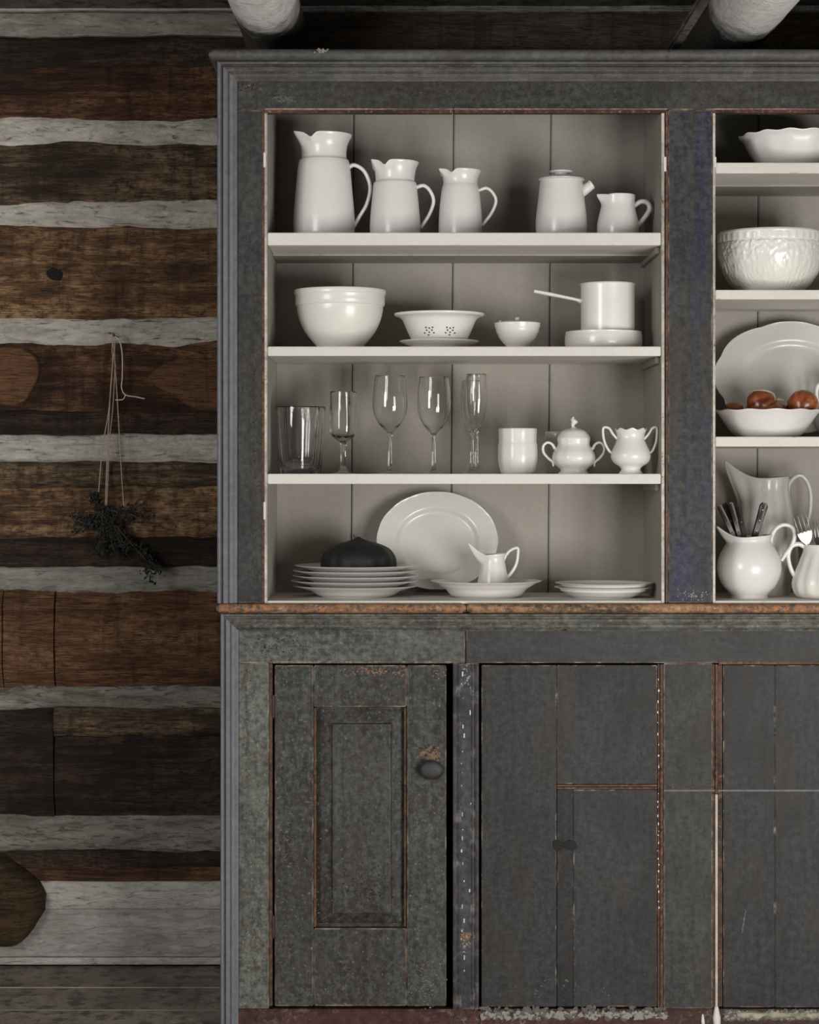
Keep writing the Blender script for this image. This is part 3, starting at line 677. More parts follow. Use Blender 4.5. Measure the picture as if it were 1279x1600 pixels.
# ================================================================ THE WARE
SPOUT = lambda a0, wd, out, lift, z0, H, dip=0.0, back=0.0: (lambda x, y, z, a, r: _sp(x, y, z, a, r, a0, wd, out, lift, z0, H, dip, back))
def _sp(x, y, z, a, r, a0, wd, out, lift, z0, H, dip, back):
    if r == 0: return (x, y, z)
    da = (a - a0 + PI) % (2 * PI) - PI
    f = ss(z0, H, z); g = math.exp(-(da / wd) ** 2); h = math.exp(-((abs(da) - 2.0 * wd) / (wd * .55)) ** 2)
    c, s_ = math.cos(a0), math.sin(a0)
    px, py = x * c + y * s_, -x * s_ + y * c         # along / across the spout
    px += out * g * f; py *= 1 - .45 * g * f
    x, y = px * c - py * s_, px * s_ + py * c
    z += (lift * g + dip * h) * f * f - back * f * (1 - g) * (0.5 + 0.5 * math.cos(da))
    x *= 1 - .05 * h * f; 
    return (x, y, z)
def jug(cx, t, zb, prof, spout, handle, hr, mat, name='jug', flat=1.4, th=3.0, ribs=None, nub=None, label=None, cat='jug', group=None, seg=72, hshift=0.0):
    F = Frame(cx, t, zb); root = empty(name, F.loc); op = F.prof(prof); m = F.m
    a0, wd, out, lift, ys, dip, back = spout; H = op[-1][1]
    W0 = SPOUT(a0, wd, out * m, lift * m, F.z(ys), H, dip * m, back * m)
    if ribs:
        n, amp, ya, yb = ribs; za, zb2 = F.z(ya), F.z(yb)
        def W(x, y, z, a, r):
            q = 1 + amp * abs(math.cos(n * a / 2)) * ss(za, za + .012, z) * (1 - ss(zb2 - .02, zb2, z)); return W0(x * q, y * q, z, a, r)
    else: W = W0
    lathe('body', hollow(op, th * m), mat, root, None, seg, W)
    if handle:
        pts = [F.p(x, y, hshift) for x, y in handle]
        tube('handle', pts, [h * m for h in hr] if isinstance(hr, (list, tuple)) else hr * m, mat, root, seg=12, flat=flat)
    if nub: lathe('thumb_rest', [(0, 0), (2.6 * m, .5 * m), (2.2 * m, 3 * m), (0, 4.6 * m)], mat, root, F.p(*nub), 12)
    tag(root, label, cat, group); return root, F
# --- top shelf
aL = PI + .5
jug(506, .14, ZS[1], [(42, 374), (47, 370), (48, 352), (47.5, 335), (44.5, 300), (41, 262), (39.5, 254), (38.5, 251), (35.5, 248), (35, 240), (37, 226), (43.5, 213)],
    (aL, .30, 9, 3, 240, -8, 0), [(543, 262), (554, 258), (569, 268), (578, 292), (573, 318), (561, 339), (551, 356)], [4, 3.2, 3, 3, 2.8, 2.8, 3.5], M['china'], nub=(554, 259),
    label='tallest white china jug at the left end of the top shelf', group='white jugs on the top shelf')
jug(617, .13, ZS[1], [(34, 374), (38.5, 370), (39.5, 352), (38, 330), (35, 300), (34, 290), (33, 286), (30.5, 283), (31, 274), (33, 264), (37, 255)],
    (aL, .30, 5, 2, 276, -8, 0), [(649, 293), (662, 290), (672, 299), (677, 315), (670, 336), (657, 356)], [3.5, 3, 2.8, 2.8, 2.6, 3], M['china'], nub=(661, 291),
    label='middle-sized white china jug, second from the left on the top shelf', group='white jugs on the top shelf')
jug(719, .13, ZS[1], [(29, 374), (33.5, 370), (34, 352), (33, 330), (30.5, 305), (29, 295), (28, 291), (27, 288), (27, 282), (29, 275), (32.5, 268)],
    (aL, .30, 6, 1, 280, -6, 0), [(746, 298), (760, 294), (770, 302), (774.5, 315), (767, 334), (753, 352)], [3, 2.7, 2.5, 2.5, 2.4, 2.8], M['china'], nub=(759, 295),
    label='smallest of the three white jugs with thin loop handles, mid top shelf', group='white jugs on the top shelf')
F = Frame(876.5, .13, ZS[1]); root = empty('coffee_pot', F.loc); m = F.m
lathe('body', hollow(F.prof([(34, 374), (38.5, 369), (40, 350), (38.5, 330), (36, 310), (34, 290), (33, 284)]), 3 * m), M['china'], root)
lathe('lid', [(0, F.z(283)), (33 * m, F.z(283)), (35.5 * m, F.z(281)), (34 * m, F.z(279)), (22 * m, F.z(275)), (12 * m, F.z(273)), (10 * m, F.z(271)), (17 * m, F.z(270)), (18 * m, F.z(267.5)), (12 * m, F.z(266)), (0, F.z(265.5))], M['china'], root, fine=2, sharp=40)
tube('spout', [F.p(901, 304), F.p(910, 298), F.p(919, 292), F.p(924, 288.5)], [10 * m, 9 * m, 8 * m, 7.2 * m], M['china'], root, seg=16)
lathe('spout_lip', [(5 * m, 0), (7.9 * m, 0), (8.2 * m, 1.4 * m), (7.2 * m, 2.6 * m), (5 * m, 2.4 * m)], M['china'], root, F.p(922.5, 289), 18, closed=True).rotation_euler = (0, math.radians(56), 0)
tag(root, 'white lidded pot with a short side spout and flat disc knob on the top shelf', 'pot')
jug(965, .12, ZS[1], [(27, 374), (31, 371), (32.5, 360), (32, 348), (28.5, 332), (26, 321), (26.5, 312), (27, 306)],
    (PI + .15, .35, 7, 1, 322, -1, 0), [(989, 322), (1001, 315), (1011, 317), (1014.5, 327), (1006, 341), (993, 354)], [4, 4, 4, 4, 3.8, 4.5], M['china'], name='cream_jug',
    label='small squat white cream jug at the right end of the top shelf')
# --- second shelf
def turned(name, cx, t, zb, prof, mat, label, cat, th=3, warp=None, seg=72, group=None, fine=3):
    F = Frame(cx, t, zb)
    o = lathe(name, hollow(F.prof(prof), th * F.m), mat, None, F.loc, seg, warp, fine); tag(o, label, cat, group); return o, F
turned('mixing_bowl', 531, .14, ZS[2], [(33, 548), (36, 545), (37, 541), (44, 533), (55, 519), (63, 502), (67, 486), (67.5, 479), (70, 477), (70, 463), (71.5, 461), (71.5, 455)], M['creamware'],
       'large deep white mixing bowl with a banded collar on the second shelf', 'bowl', fine=2)
o, Fs = turned('saucer', 686, .14, ZS[2], [(30, 548), (36, 546), (48, 540), (60, 535), (62, 533.5)], M['china'], 'white saucer under the pierced bowl on the second shelf', 'saucer', th=1.6)
zcol = ZS[2] + .0085
Fc = Frame(686, .14, zcol); root = empty('pierced_bowl', Fc.loc); m = Fc.m
cp = Fc.prof([(34, 541), (38, 538), (44, 530), (50, 518), (55, 506), (58, 500), (63, 496), (69, 494), (70.5, 491)])
lathe('body', hollow(cp, 2.2 * m), M['china'], root)
vs, fs = [], []
def rad_at(z):
    for (r0, z0), (r1, z1) in zip(cp, cp[1:]):
        if z0 <= z <= z1: return r0 + (r1 - r0) * (z - z0) / (z1 - z0 + 1e-9)
    return cp[-1][0]
for cxp in (670, 702):
    for dx, dy in ((-7, 4), (-4, 0), (-5, -4), (0, 3), (0, -3), (4, 0), (5, -4), (7, 4), (-1, 7)):
        xx = (cxp + dx - 686) * m; zz = Fc.z(519 + dy); rr = rad_at(zz) * 1.012; yy = -math.sqrt(rr * rr - xx * xx); b0 = len(vs)
        for j in range(8):
            a = 2 * PI * j / 8; vs.append((xx + 1.25 * m * math.cos(a), yy - .0004 + .0006 * math.sin(a), zz + 1.25 * m * math.sin(a)))
        for j in range(8): vs.append((vs[b0 + j][0], vs[b0 + j][1] + .002, vs[b0 + j][2]))
        fs.append(tuple(range(b0, b0 + 8)))
        for j in range(8): fs.append((b0 + j, b0 + (j + 1) % 8, b0 + 8 + (j + 1) % 8, b0 + 8 + j))
h = mk('drain_holes', vs, fs, M['black'], root); h['kind'] = 'stuff'
tag(root, 'wide-rimmed white bowl pierced with drain holes, standing on a saucer', 'bowl')
F = Frame(808, .13, ZS[2]); root = empty('sugar_bowl', F.loc); m = F.m
rg = lambda x, y, z, a, r: (x * (1 + .012 * math.sin(z * 900)), y * (1 + .012 * math.sin(z * 900)), z)
lathe('body', hollow(F.prof([(16, 548), (18, 545), (18, 541), (25, 533), (31, 523), (34.5, 513), (36, 506)]), 2.5 * m), M['china'], root, warp=rg)
lathe('lid', [(0, F.z(506)), (33 * m, F.z(506)), (34 * m, F.z(504.5)), (26 * m, F.z(502.5)), (10 * m, F.z(501)), (3 * m, F.z(500)), (4 * m, F.z(498)), (3 * m, F.z(496)), (0, F.z(495.5))], M['china'], root, fine=2)
lathe('lug', [(0, 0), (3.4 * m, 1 * m), (3.2 * m, 5 * m), (0, 7 * m)], M['china'], root, F.p(782, 507), 16)
tag(root, 'small ridged white bowl with a flat lid and tiny knob, second shelf', 'bowl')
F = Frame(942.5, .14, ZS[2]); root = lathe('shallow_dish', [(0, .0015), (50 * F.m, .0015), (55 * F.m, 0), (59.5 * F.m, F.z(542)), (60.5 * F.m, F.z(530)), (59 * F.m, F.z(521)), (54 * F.m, F.z(518.5)), (0, F.z(518.5))], M['enamel'], None, F.loc, fine=3, sharp=60)
tag(root, 'round flat white enamel dish under the saucepan', 'dish')
zp = ZS[2] + F.z(518.5) + .0004; F = Frame(949, .14, zp); root = empty('saucepan', F.loc); m = F.m
lathe('body', hollow([(38 * m, 0), (41 * m, 1.5 * m), (42 * m, 5 * m), (42 * m, F.z(449)), (43.5 * m, F.z(446)), (43 * m, F.z(444.5))], 1.6 * m), M['enamel'], root, fine=2)
tube('handle', [F.p(908, 471), F.p(899, 468), F.p(880, 464), F.p(855, 459), F.p(834, 455)], [4.5 * m, 2.6 * m, 2.8 * m, 3.4 * m, 3.0 * m], M['enamel'], root, seg=10, flat=2.1)
tag(root, 'white enamel saucepan with a long handle pointing left on the second shelf', 'saucepan')
# --- third shelf: glasses
def tumbler(cx, t, label):
    F = Frame(cx, t, ZS[3]); m = F.m
    op = [(25 * m, 0), (27 * m, 1.5 * m), (29 * m, 30 * m), (32 * m, 70 * m), (34.5 * m, 102 * m)]
    rib = lambda x, y, z, a, r: (x * (1 + .035 * abs(math.cos(5 * a)) * (1 - ss(80 * m, 95 * m, z))), y * (1 + .035 * abs(math.cos(5 * a)) * (1 - ss(80 * m, 95 * m, z))), z)
    o = lathe('tumbler', hollow(op, 3.2 * m, 9 * m), M['glass'], None, F.loc, 80, rib, 3); tag(o, label, 'glass', 'clear tumblers on the third shelf')
tumbler(465, .10, 'clear fluted glass tumbler, nearer of the two at the left end of the third shelf')
tumbler(474, .205, 'clear fluted glass tumbler standing behind the front tumbler, third shelf')
def stemware(name, cx, t, rim, bowl, ybot, foot_r, stem, label, th=1.7, ribs=0, group=None):
    """bowl: [(r,row)] from bottom to rim"""
    F = Frame(cx, t, ZS[3]); m = F.m; zb = F.z(ybot)
    outer = [(0, 0), (foot_r * m, 0), (foot_r * m, 1.0 * m), (foot_r * .5 * m, 3 * m), (stem * 1.3 * m, 8 * m), (stem * m, 18 * m), (stem * .9 * m, zb - 14 * m), (stem * 1.2 * m, zb - 3 * m)]
    outer += [(r * m, F.z(y)) for r, y in bowl]; top = outer[-1]
    inner = [(max(r - th, .2) * m, F.z(y) + (th * 1.6 * m if i < 2 else 0)) for i, (r, y) in enumerate(bowl)][::-1]
    prof = outer + [(top[0] - th * .5 * m, top[1] + .5 * m)] + inner + [(0, F.z(bowl[0][1]) + th * 2.2 * m)]
    wp = None
    if ribs: wp = lambda x, y, z, a, r: (x * (1 + .05 * abs(math.cos(ribs * a / 2)) * ss(0.0, .02, z) * (1 - ss(F.z(bowl[-2][1]), F.z(bowl[-2][1]) + .01, z))), y * (1 + .05 * abs(math.cos(ribs * a / 2)) * (1 - ss(F.z(bowl[-2][1]), F.z(bowl[-2][1]) + .01, z))), z)
    o = lathe(name, prof, M['glass'], None, F.loc, 64, wp, 3, 60); tag(o, label, 'glass', group); return o
stemware('goblet', 536, .13, 20, [(4, 691), (12, 686), (19, 678), (20.5, 665), (20.5, 640), (20.5, 614)], 691, 18, 4.2, 'small faceted clear goblet between the tumblers and the wine glasses', ribs=10)
stemware('wine_glass', 609, .13, 24, [(3.5, 677), (9, 672), (19, 660), (26, 645), (27.5, 630), (26, 608), (23.5, 589)], 677, 21, 3.2, 'clear wine glass, left of the pair in the middle of the third shelf', group='wine glasses on the third shelf')
stemware('wine_glass', 677.5, .13, 24, [(3.5, 679), (9, 674), (18, 662), (25, 647), (26.5, 632), (25.5, 610), (23, 591)], 679, 22, 3.2, 'clear wine glass, right of the pair in the middle of the third shelf', group='wine glasses on the third shelf')
stemware('champagne_flute', 744, .12, 15, [(3, 671), (7, 665), (12, 655), (16, 638), (17.5, 620), (17, 602), (15.5, 586)], 671, 19, 3, 'tall narrow clear flute, the front one, right of the wine glasses', group='flutes on the third shelf')
stemware('champagne_flute', 737, .215, 15, [(3, 675), (7, 669), (12, 658), (15.5, 643), (17, 626), (16.5, 610), (15, 596)], 675, 18, 3, 'tall narrow clear flute half hidden behind the front flute', group='flutes on the third shelf')
fac = lambda x, y, z, a, r: (x * (1 + .012 * math.cos(10 * a)), y * (1 + .012 * math.cos(10 * a)), z)
turned('beaker', 808.5, .12, ZS[3], [(22, 741), (25, 740), (28, 732), (30.5, 718), (30.5, 705), (29.9, 694), (29.2, 692), (29.2, 682), (29.6, 671)], M['china'], 'plain white china beaker beside the lidded sugar bowl', 'cup', warp=fac)
turned('cup', 873, .25, ZS[3], [(17, 741), (19, 738), (22, 715), (22.5, 690), (22, 676)], M['china_grey'], 'greyish cup in shadow behind the lidded sugar bowl', 'cup')
F = Frame(896, .115, ZS[3]); root = empty('sugar_pot', F.loc); m = F.m
lobe = lambda n, am: (lambda x, y, z, a, r: (x * (1 + am * math.cos(n * a)), y * (1 + am * math.cos(n * a)), z))
lathe('body', hollow(F.prof([(23, 741), (23.5, 739), (20.5, 736), (22, 732), (30, 725), (33.5, 716), (31.5, 707), (27, 700), (24.5, 694), (25.5, 687), (25, 684)]), 2.4 * m), M['china'], root, warp=lobe(10, .012))
lathe('lid', [(0, F.z(685)), (24 * m, F.z(685)), (25.5 * m, F.z(683.5)), (23 * m, F.z(679)), (19 * m, F.z(674)), (13 * m, F.z(671)), (6 * m, F.z(669)), (3 * m, F.z(667)), (2.4 * m, F.z(665)), (4 * m, F.z(662.5)), (5.4 * m, F.z(659)), (4 * m, F.z(655.5)), (2.4 * m, F.z(654)), (1.6 * m, F.z(652)), (0, F.z(650.5))], M['china'], root, seg=40, warp=lambda x, y, z, a, r: (x + (.0018 * math.sin(z * 420) if r < 6 * m else 0), y, z))
tube('handle', [F.p(873, 701), F.p(867, 701), F.p(862, 694), F.p(855, 691.5), F.p(848.5, 697), F.p(849, 707), F.p(856, 716), F.p(863, 722), F.p(864, 729)], [2.2 * m, 2.8 * m] + [2.1 * m] * 5 + [2.0 * m, 1.4 * m], M['china'], root, flat=1.2)
tube('handle', [F.p(919, 701), F.p(925, 701), F.p(930, 694), F.p(937, 691.5), F.p(943, 697), F.p(943, 707), F.p(936, 716), F.p(929, 722), F.p(928, 729)], [2.2 * m, 2.8 * m] + [2.1 * m] * 5 + [2.0 * m, 1.4 * m], M['china'], root, flat=1.2)
tag(root, 'lidded white china sugar bowl with two scroll handles and a leaf finial', 'sugar bowl')
F = Frame(985, .047, ZS[3]); root = empty('sugar_urn', F.loc); m = F.m
zr = F.z(678)
lathe('body', hollow(F.prof([(18, 741), (18.5, 739), (15, 734), (18, 729), (27, 723), (31, 714), (29.5, 705), (25, 695), (21.5, 686), (21.5, 679), (24.5, 671.5)]), 2.2 * m), M['china'], root, seg=96,
      warp=lambda x, y, z, a, r: (x * (1 + .02 * math.cos(8 * a) * ss(zr - .01, zr, z)), y, z + (1.6 * m * math.cos(8 * a) * ss(zr, zr + .008, z) if r else 0)))
tube('handle', [F.p(964, 686), F.p(957, 678), F.p(951, 669), F.p(942.5, 668.5), F.p(942, 680), F.p(945, 693), F.p(951, 704), F.p(957, 709)], [2 * m] * 8, M['china'], root, flat=1.3)
tube('handle', [F.p(1006, 686), F.p(1013, 678), F.p(1019, 669), F.p(1025.6, 668.5), F.p(1026, 680), F.p(1024, 693), F.p(1019, 704), F.p(1013, 709)], [2 * m] * 8, M['china'], root, flat=1.3)
tag(root, 'open white china urn with two angular handles at the right end of the third shelf', 'sugar bowl')
# --- bottom of the dresser top
def plateprof(m, R, foot, h, th):
    o = [(foot * .9 * m, 0), (foot * m, 0), (foot * 1.02 * m, 1.5 * m), (foot * 1.15 * m, 3 * m), (foot * 1.32 * m, h * .52 * m), (foot * 1.45 * m, h * .66 * m), (R * .9 * m, h * .88 * m), (R * m, h * m)]
    i = [(R * m - .3 * m, (h + th * .6) * m), (R * .9 * m, (h * .88 + th) * m), (foot * 1.42 * m, (h * .66 + th) * m), (foot * 1.28 * m, (h * .52 + th * .9) * m), (foot * 1.08 * m, (3 + th) * m), (foot * .9 * m, (1.8 + th) * m), (0, (1.6 + th) * m)]
    return [(0, 1.6 * m), (foot * .82 * m, 1.6 * m)] + o + i
def plate(name, cx, t, zb, R, foot, h, th, mat, label, cat='plate', group=None, warp=None, tilt=(0, 0)):
    F = Frame(cx, t, zb); o = lathe(name, plateprof(F.m, R, foot, h, th), mat, None, F.loc, 80, warp, 2, 60)
    o.rotation_euler = (tilt[0], tilt[1], 0); tag(o, label, cat, group); return o, F
m4 = S(.15)
names = ['bottom soup plate of the stack of five under the black dome', 'second soup plate from the bottom of the stack of five', 'middle soup plate of the stack of five', 'second soup plate from the top of the stack of five', 'top soup plate of the stack of five, carrying the black dome']
for i in range(5):
    plate('soup_plate', 555 + (.6, -1, .8, -.3, 1.6)[i], .15, ZS[4] + .0002 + i * 7.9 * m4, (98, 99, 98, 97, 96)[i], 52, 17, 2.0, M['china'], names[i], group='stack of soup plates')
F = Frame(560, .15, ZS[4] + 4 * 7.9 * m4 + 5.0 * m4); m = F.m; root = empty('fluted_dome', F.loc)
lathe('body', [(0, 0), (54 * m, 0), (57 * m, 1.5 * m), (58 * m, F.z(878)), (55 * m, F.z(867)), (47 * m, F.z(857)), (33 * m, F.z(850)), (18 * m, F.z(846)), (8 * m, F.z(842.5)), (3 * m, F.z(839.5)), (0, F.z(838.5))], M['dome'], root, seg=96,
      warp=lambda x, y, z, a, r: (x * (1 + .045 * abs(math.cos(5 * a)) - .02), y * (1 + .045 * abs(math.cos(5 * a)) - .02), z))
tag(root, 'matte black fluted dome with a small pointed top resting on the soup plates', 'dome')
def platter(name, px, py, rx, ry, ttop, zb, tb, mat, label, scal, group=None, extra=0.0):
    """oval platter leaning back: foot edge at depth tb on height zb"""
    m = S(tb + .03); a, b = rx * m, ry * m
    pr = [(0, .004), (.50, .004), (.56, .0), (.60, .003), (.66, .010), (.74, .0145), (.90, .018), (1.0, .021), (.995, .0245), (.98, .0235), (.90, .0215), (.76, .018), (.70, .0165), (.665, .013), (.63, .0085), (.58, .0065), (.50, .0068), (0, .0068)]
    nn, am = scal
    def W(x, y, z, an, r):
        q = 1 + am * (abs(math.cos(nn * an / 2)) - .5) * ss(.6, 1.0, r) * 2
        e = 0.0004 * math.cos(nn * an * 2) * ss(.78, .9, r) * (1 - ss(.96, 1, r))
        return (x * a * q, y * b * q, z + e)
    o = lathe(name, pr, mat, None, None, 128, W, 2, 70)
    low = ttop - tb; L = 2 * b; ang = math.acos(max(-1, min(1, low / L)))       # angle from the horizontal
    # disc plane: foot at (tb, zb), head leans to ttop
    o.rotation_euler = (ang, 0, 0)
    o.location = (X(px, tb + .03), tb + b * math.cos(ang) + .004, zb + b * math.sin(ang) + .002)
    tag(o, label, 'platter', group); return o
platter('oval_platter', 683, 0, 94.5, 80, TB - .024, ZS[4] + .003, TB - .098, M['china_grey'], 'large pale oval platter leaning against the back behind the creamer', (14, .0035))
o, F = plate('wide_soup_dish', 759, .135, ZS[4] + .0002, 86, 48, 25, 2.2, M['china'], 'wide rimmed white dish carrying the small creamer', 'dish')
jug(770, .135, ZS[4] + 4.2 * S(.135), [(22, 930), (23.5, 926), (24, 910), (22.5, 900), (20, 888), (18.5, 878), (18.5, 871), (20, 865)],
    (PI + .12, .40, 20, 16, 884, 0, 3), [(786, 876), (790, 868), (797, 860), (808, 856), (809, 866), (806, 882), (798, 896), (789, 904)], [2.8, 2.4, 2.4, 2.4, 2.4, 2.4, 2.6, 3], M['china'], name='creamer', th=1.8,
    label='small white creamer with a long lip and angular handle standing in the wide dish', ribs=(10, .02, 905, 870))
plate('side_plate', 942, .125, ZS[4] + .0002, 76, 46, 16, 2.0, M['china'], 'lower of the two white plates at the right end of the bottom shelf', group='two plates at the right')
plate('side_plate', 943.5, .125, ZS[4] + .0002 + 7.6 * S(.125), 76, 46, 15, 2.0, M['china'], 'upper of the two white plates at the right end of the bottom shelf', group='two plates at the right')
hk = tube('wire_hook', [(X(553, TB), TB + .002, Z(836, TB)), (X(553, TB), TB - .010, Z(837, TB)), (X(556, TB), TB - .014, Z(842, TB)), (X(559, TB), TB - .012, Z(838, TB))], .0009, M['iron'], None, seg=6)
tag(hk, 'small bent wire hook in the back board above the black dome', 'hook')
# --- right bay
scw = lambda n, am, mm: (lambda x, y, z, a, r: (x * (1 + am * math.cos(n * a) * ss(.01, .05, z)), y * (1 + am * math.cos(n * a) * ss(.01, .05, z)), z + (mm * math.cos(n * a) * ss(.035, .055, z) if r else 0)))
turned('scalloped_bowl', 1238, .14, ZR[1], [(38, 270), (44, 267), (56, 256), (66, 243), (73, 230), (77, 221), (84, 215)], M['china'], 'white scalloped bowl on the top shelf of the right bay', 'bowl', warp=scw(14, .012, .0014), seg=112)
F = Frame(1203, .13, ZR[2]); m = F.m
zr0, zr1 = F.z(380), F.z(369)
def emb(x, y, z, a, r):
    if r == 0 or r < 30 * m: return (x, y, z)
    e = 0
    if zr0 < z < zr1: e = .012 * max(0, math.cos(40 * a))
    elif z < zr0 - .002 and r > 45 * m:
        p = Vector((a * 3.4 * 2, z * 60, 0)); n_ = mn.noise(p * 1.3); e = .022 * (1 - min(1, abs(n_) * 5)) + .008 * mn.noise(p * 3)
        e *= ss(0.0, .02, z)
    return (x * (1 + e), y * (1 + e), z)
lathe('embossed_bowl', hollow(F.prof([(46, 461), (50, 458), (54, 452), (63, 443), (72, 428), (78, 410), (80, 395), (80, 384), (79, 381), (80.5, 379), (81, 370), (81.5, 367), (80.5, 365)]), 3 * m), M['creamware'], None, F.loc, 240, emb, 5)
tag(bpy.data.objects['embossed_bowl'], 'heavy cream bowl embossed all over, second shelf of the right bay', 'bowl')
platter('oval_platter', 1240, 0, 124, 93, TB - .026, ZR[3] + .003, TB - .112, M['china_grey'], 'large scalloped oval platter leaning behind the bowl of onions', (8, .016))
turned('serving_bowl', 1199, .115, ZR[3], [(42, 684), (48, 682), (58, 674), (68, 660), (76, 648), (81, 642.5)], M['china'], 'white scalloped serving bowl holding the onions', 'bowl', warp=scw(12, .006, .001), seg=96)
bz = ZR[3]; m = S(.115)
def onion(px, py, t, r, label, rot=(0, 0, 0), sprout=False, flat_=.86):
    F = Frame(px, t, 0); rt = empty('onion', (X(px, t), t, Z(py, t))); q = r * m
    lathe('skin', [(0, -q * flat_), (q * .35, -q * flat_ * .96), (q * .8, -q * .58), (q, 0), (q * .86, q * .5), (q * .45, q * .84), (q * .16, q * 1.0), (q * .1, q * 1.12), (0, q * 1.14)], M['onion'], rt, None, 36, lambda x, y, z, a, rr: (x * (1 + .015 * math.cos(7 * a)), y * (1 + .015 * math.cos(5 * a)), z), 3)
    lathe('root_tuft', [(0, -q * 1.0), (q * .10, -q * .98), (q * .22, -q * .86), (0, -q * .8)], M['onion_dry'], rt, None, 14)
    tube('neck', [(0, 0, q * 1.02), (q * .06, 0, q * 1.25), (q * .22, q * .05, q * 1.5)], [q * .13, q * .09, q * .03], M['onion_dry'], rt, seg=8)
    rt.rotation_euler = rot; tag(rt, label, 'onion', 'onions in the serving bowl')
    if sprout:
        tube('dry_stalk', [(0, -q * .2, q * 1.0), (-q * .5, -q * .7, q * .95), (-q * .9, -q * .75, q * .3), (-q * 1.1, -q * .4, q * -.6)], [q * .07, q * .06, q * .05, q * .04], M['onion_dry'], rt, seg=6)
onion(1188, 632, .105, 24, 'brown onion with a long dry curling stalk, at the centre left of the bowl', (.2, 1.25, 0), True)
onion(1254, 633, .11, 24.5, 'round red brown onion at the right side of the bowl', (2.3, .5, 0))
onion(1146, 644, .115, 17, 'small brown onion barely showing at the left rim of the bowl', (.3, -.8, 0))
onion(1221, 649, .135, 20, 'dark onion lying low between the two big onions', (.8, .2, 0))
onion(1210, 650, .075, 19, 'onion mostly hidden below the front rim of the bowl', (1.2, .2, 0))
jug(1322, .17, ZR[3], [(30, 690), (36, 688), (45, 670), (48, 650), (42, 628), (33, 612), (31, 600), (35, 590)],
    (.2, .4, 12, 6, 612, 0, 0), [(1292, 606), (1284, 600), (1277, 604), (1275, 618), (1278, 636), (1282, 648)], 3.2, M['china'], name='jug', label='white jug at the very right edge beside the bowl of onions')
# tall grey jug at the back
jug(1194, .225, ZR[4], [(34, 932), (38, 929), (40, 922), (46, 900), (50, 875), (48, 845), (43, 812), (39.5, 785), (36.5, 765), (37, 752), (38, 745)],
    (PI + .10, .62, 26, 24, 790, 0, 6), [(1229, 770), (1231, 758), (1239, 747), (1250, 743), (1260, 752), (1266, 772), (1265, 800), (1258, 832)], [5, 4.5, 4, 3.6, 3.5, 3.5, 3.5, 4], M['china_aged'],
    name='jug', ribs=(12, .055, 915, 740), label='tall greyish ribbed jug with a wide lip standing at the back of the right bay')
# round jug with knives
jz = ZR[4] + .0002
jr, FJ = jug(1170, .105, jz, [(31, 941), (33, 939), (31, 935), (28, 931), (31, 926), (41, 915), (48, 900), (50, 886), (47, 870), (40, 856), (34.5, 847), (34, 841), (36, 836)],
    (PI + .06, .55, 16, 13, 850, 0, 6), [(1203, 851), (1205, 838), (1212, 826), (1224, 820), (1237, 824), (1241, 838), (1235, 855), (1226, 867), (1220, 876)], [4.2, 3.8, 3.5, 3.3, 3.3, 3.3, 3.3, 3.6, 3.2], M['china'], name='jug',
    label='round-bellied white jug holding black handled knives, bottom of the right bay')
mj, FM = jug(1296, .105, jz, [(43, 941), (46, 939), (52, 930), (57, 914), (54, 898), (46, 878), (41.5, 862), (42, 852)],
    (PI - .9, .3, 0, 0, 860, 0, 0), [(1256, 854), (1247, 850), (1236, 854), (1231, 868), (1234, 886), (1241, 900), (1249, 908)], [4, 4, 3.6, 3.4, 3.4, 3.6, 4], M['creamware'], name='mug', cat='mug',
    ribs=(16, .05, 935, 858), label='fluted cream mug holding forks at the right edge, handle on its left')
def facing(d):
    z = d.normalized(); x = (Vector((1, 0, 0)) - z * z.x).normalized(); y = z.cross(x)
    return Matrix((x, y, z)).transposed().to_euler()
def knife(x0, y0, x1, y1, t0, t1, wd, hm, label, riv=3, dz=None):
    """handle from its head (x0,y0,t0) to the bolster (x1,y1,t1); blade runs on into the jug"""
    A = Vector((X(x0, t0), t0, Z(y0, t0))); B = Vector((X(x1, t1), t1, Z(y1, t1))); d = (B - A); L = d.length; d.normalize()
    rt = empty('table_knife', tuple(B)); rt.rotation_euler = facing(A - B)
    w_ = wd * K / 2
    prof = [(-w_ * .8, 0), (-w_ * .85, L * .3), (-w_, L * .7), (-w_ * 1.08, L * .92), (-w_ * .6, L), (w_ * .6, L), (w_ * 1.08, L * .92), (w_, L * .7), (w_ * .85, L * .3), (w_ * .8, 0)]
    th = w_ * .55; n = len(prof)
    vs = [(x * s_, y, z) for y, s_ in ((-th, .82), (-th * .6, 1), (th * .6, 1), (th, .82)) for x, z in prof]
    fs = [tuple(range(n)), tuple(range(3 * n, 4 * n))]
    for k in range(3):
        for i in range(n): a, b = k * n + i, k * n + (i + 1) % n; fs.append((a, b, b + n, a + n))
    mk('handle', vs, fs, hm, rt, None, True, 50)
    for i in range(riv): lathe('rivet', [(0, 0), (w_ * .28, 0), (w_ * .28, .0006), (0, .0012)], M['steel'], rt, (0, -th * 1.0, L * (.2 + .3 * i)), 10).rotation_euler = (PI / 2, 0, 0)
    bl = .055
    mk('blade', [(x, y, z) for y in (-.0006, .0006) for x, z in ((-w_ * .7, 0), (w_ * .7, 0), (w_ * .6, -bl * .8), (0, -bl), (-w_ * .5, -bl * .8))], [(0, 1, 2, 3, 4), (5, 6, 7, 8, 9), (0, 1, 6, 5), (1, 2, 7, 6), (2, 3, 8, 7), (3, 4, 9, 8), (4, 0, 5, 9)], M['steel'], rt)
    tag(rt, label, 'knife', 'knives in the round jug')
knife(1194, 786, 1178, 840, .085, .098, 12, M['handle'], 'black riveted knife leaning right, apart from the others in the round jug')
knife(1123, 789, 1148, 842, .10, .105, 9, M['handle_red'], 'outermost left of the dark handled knives leaning over the lip', 2)
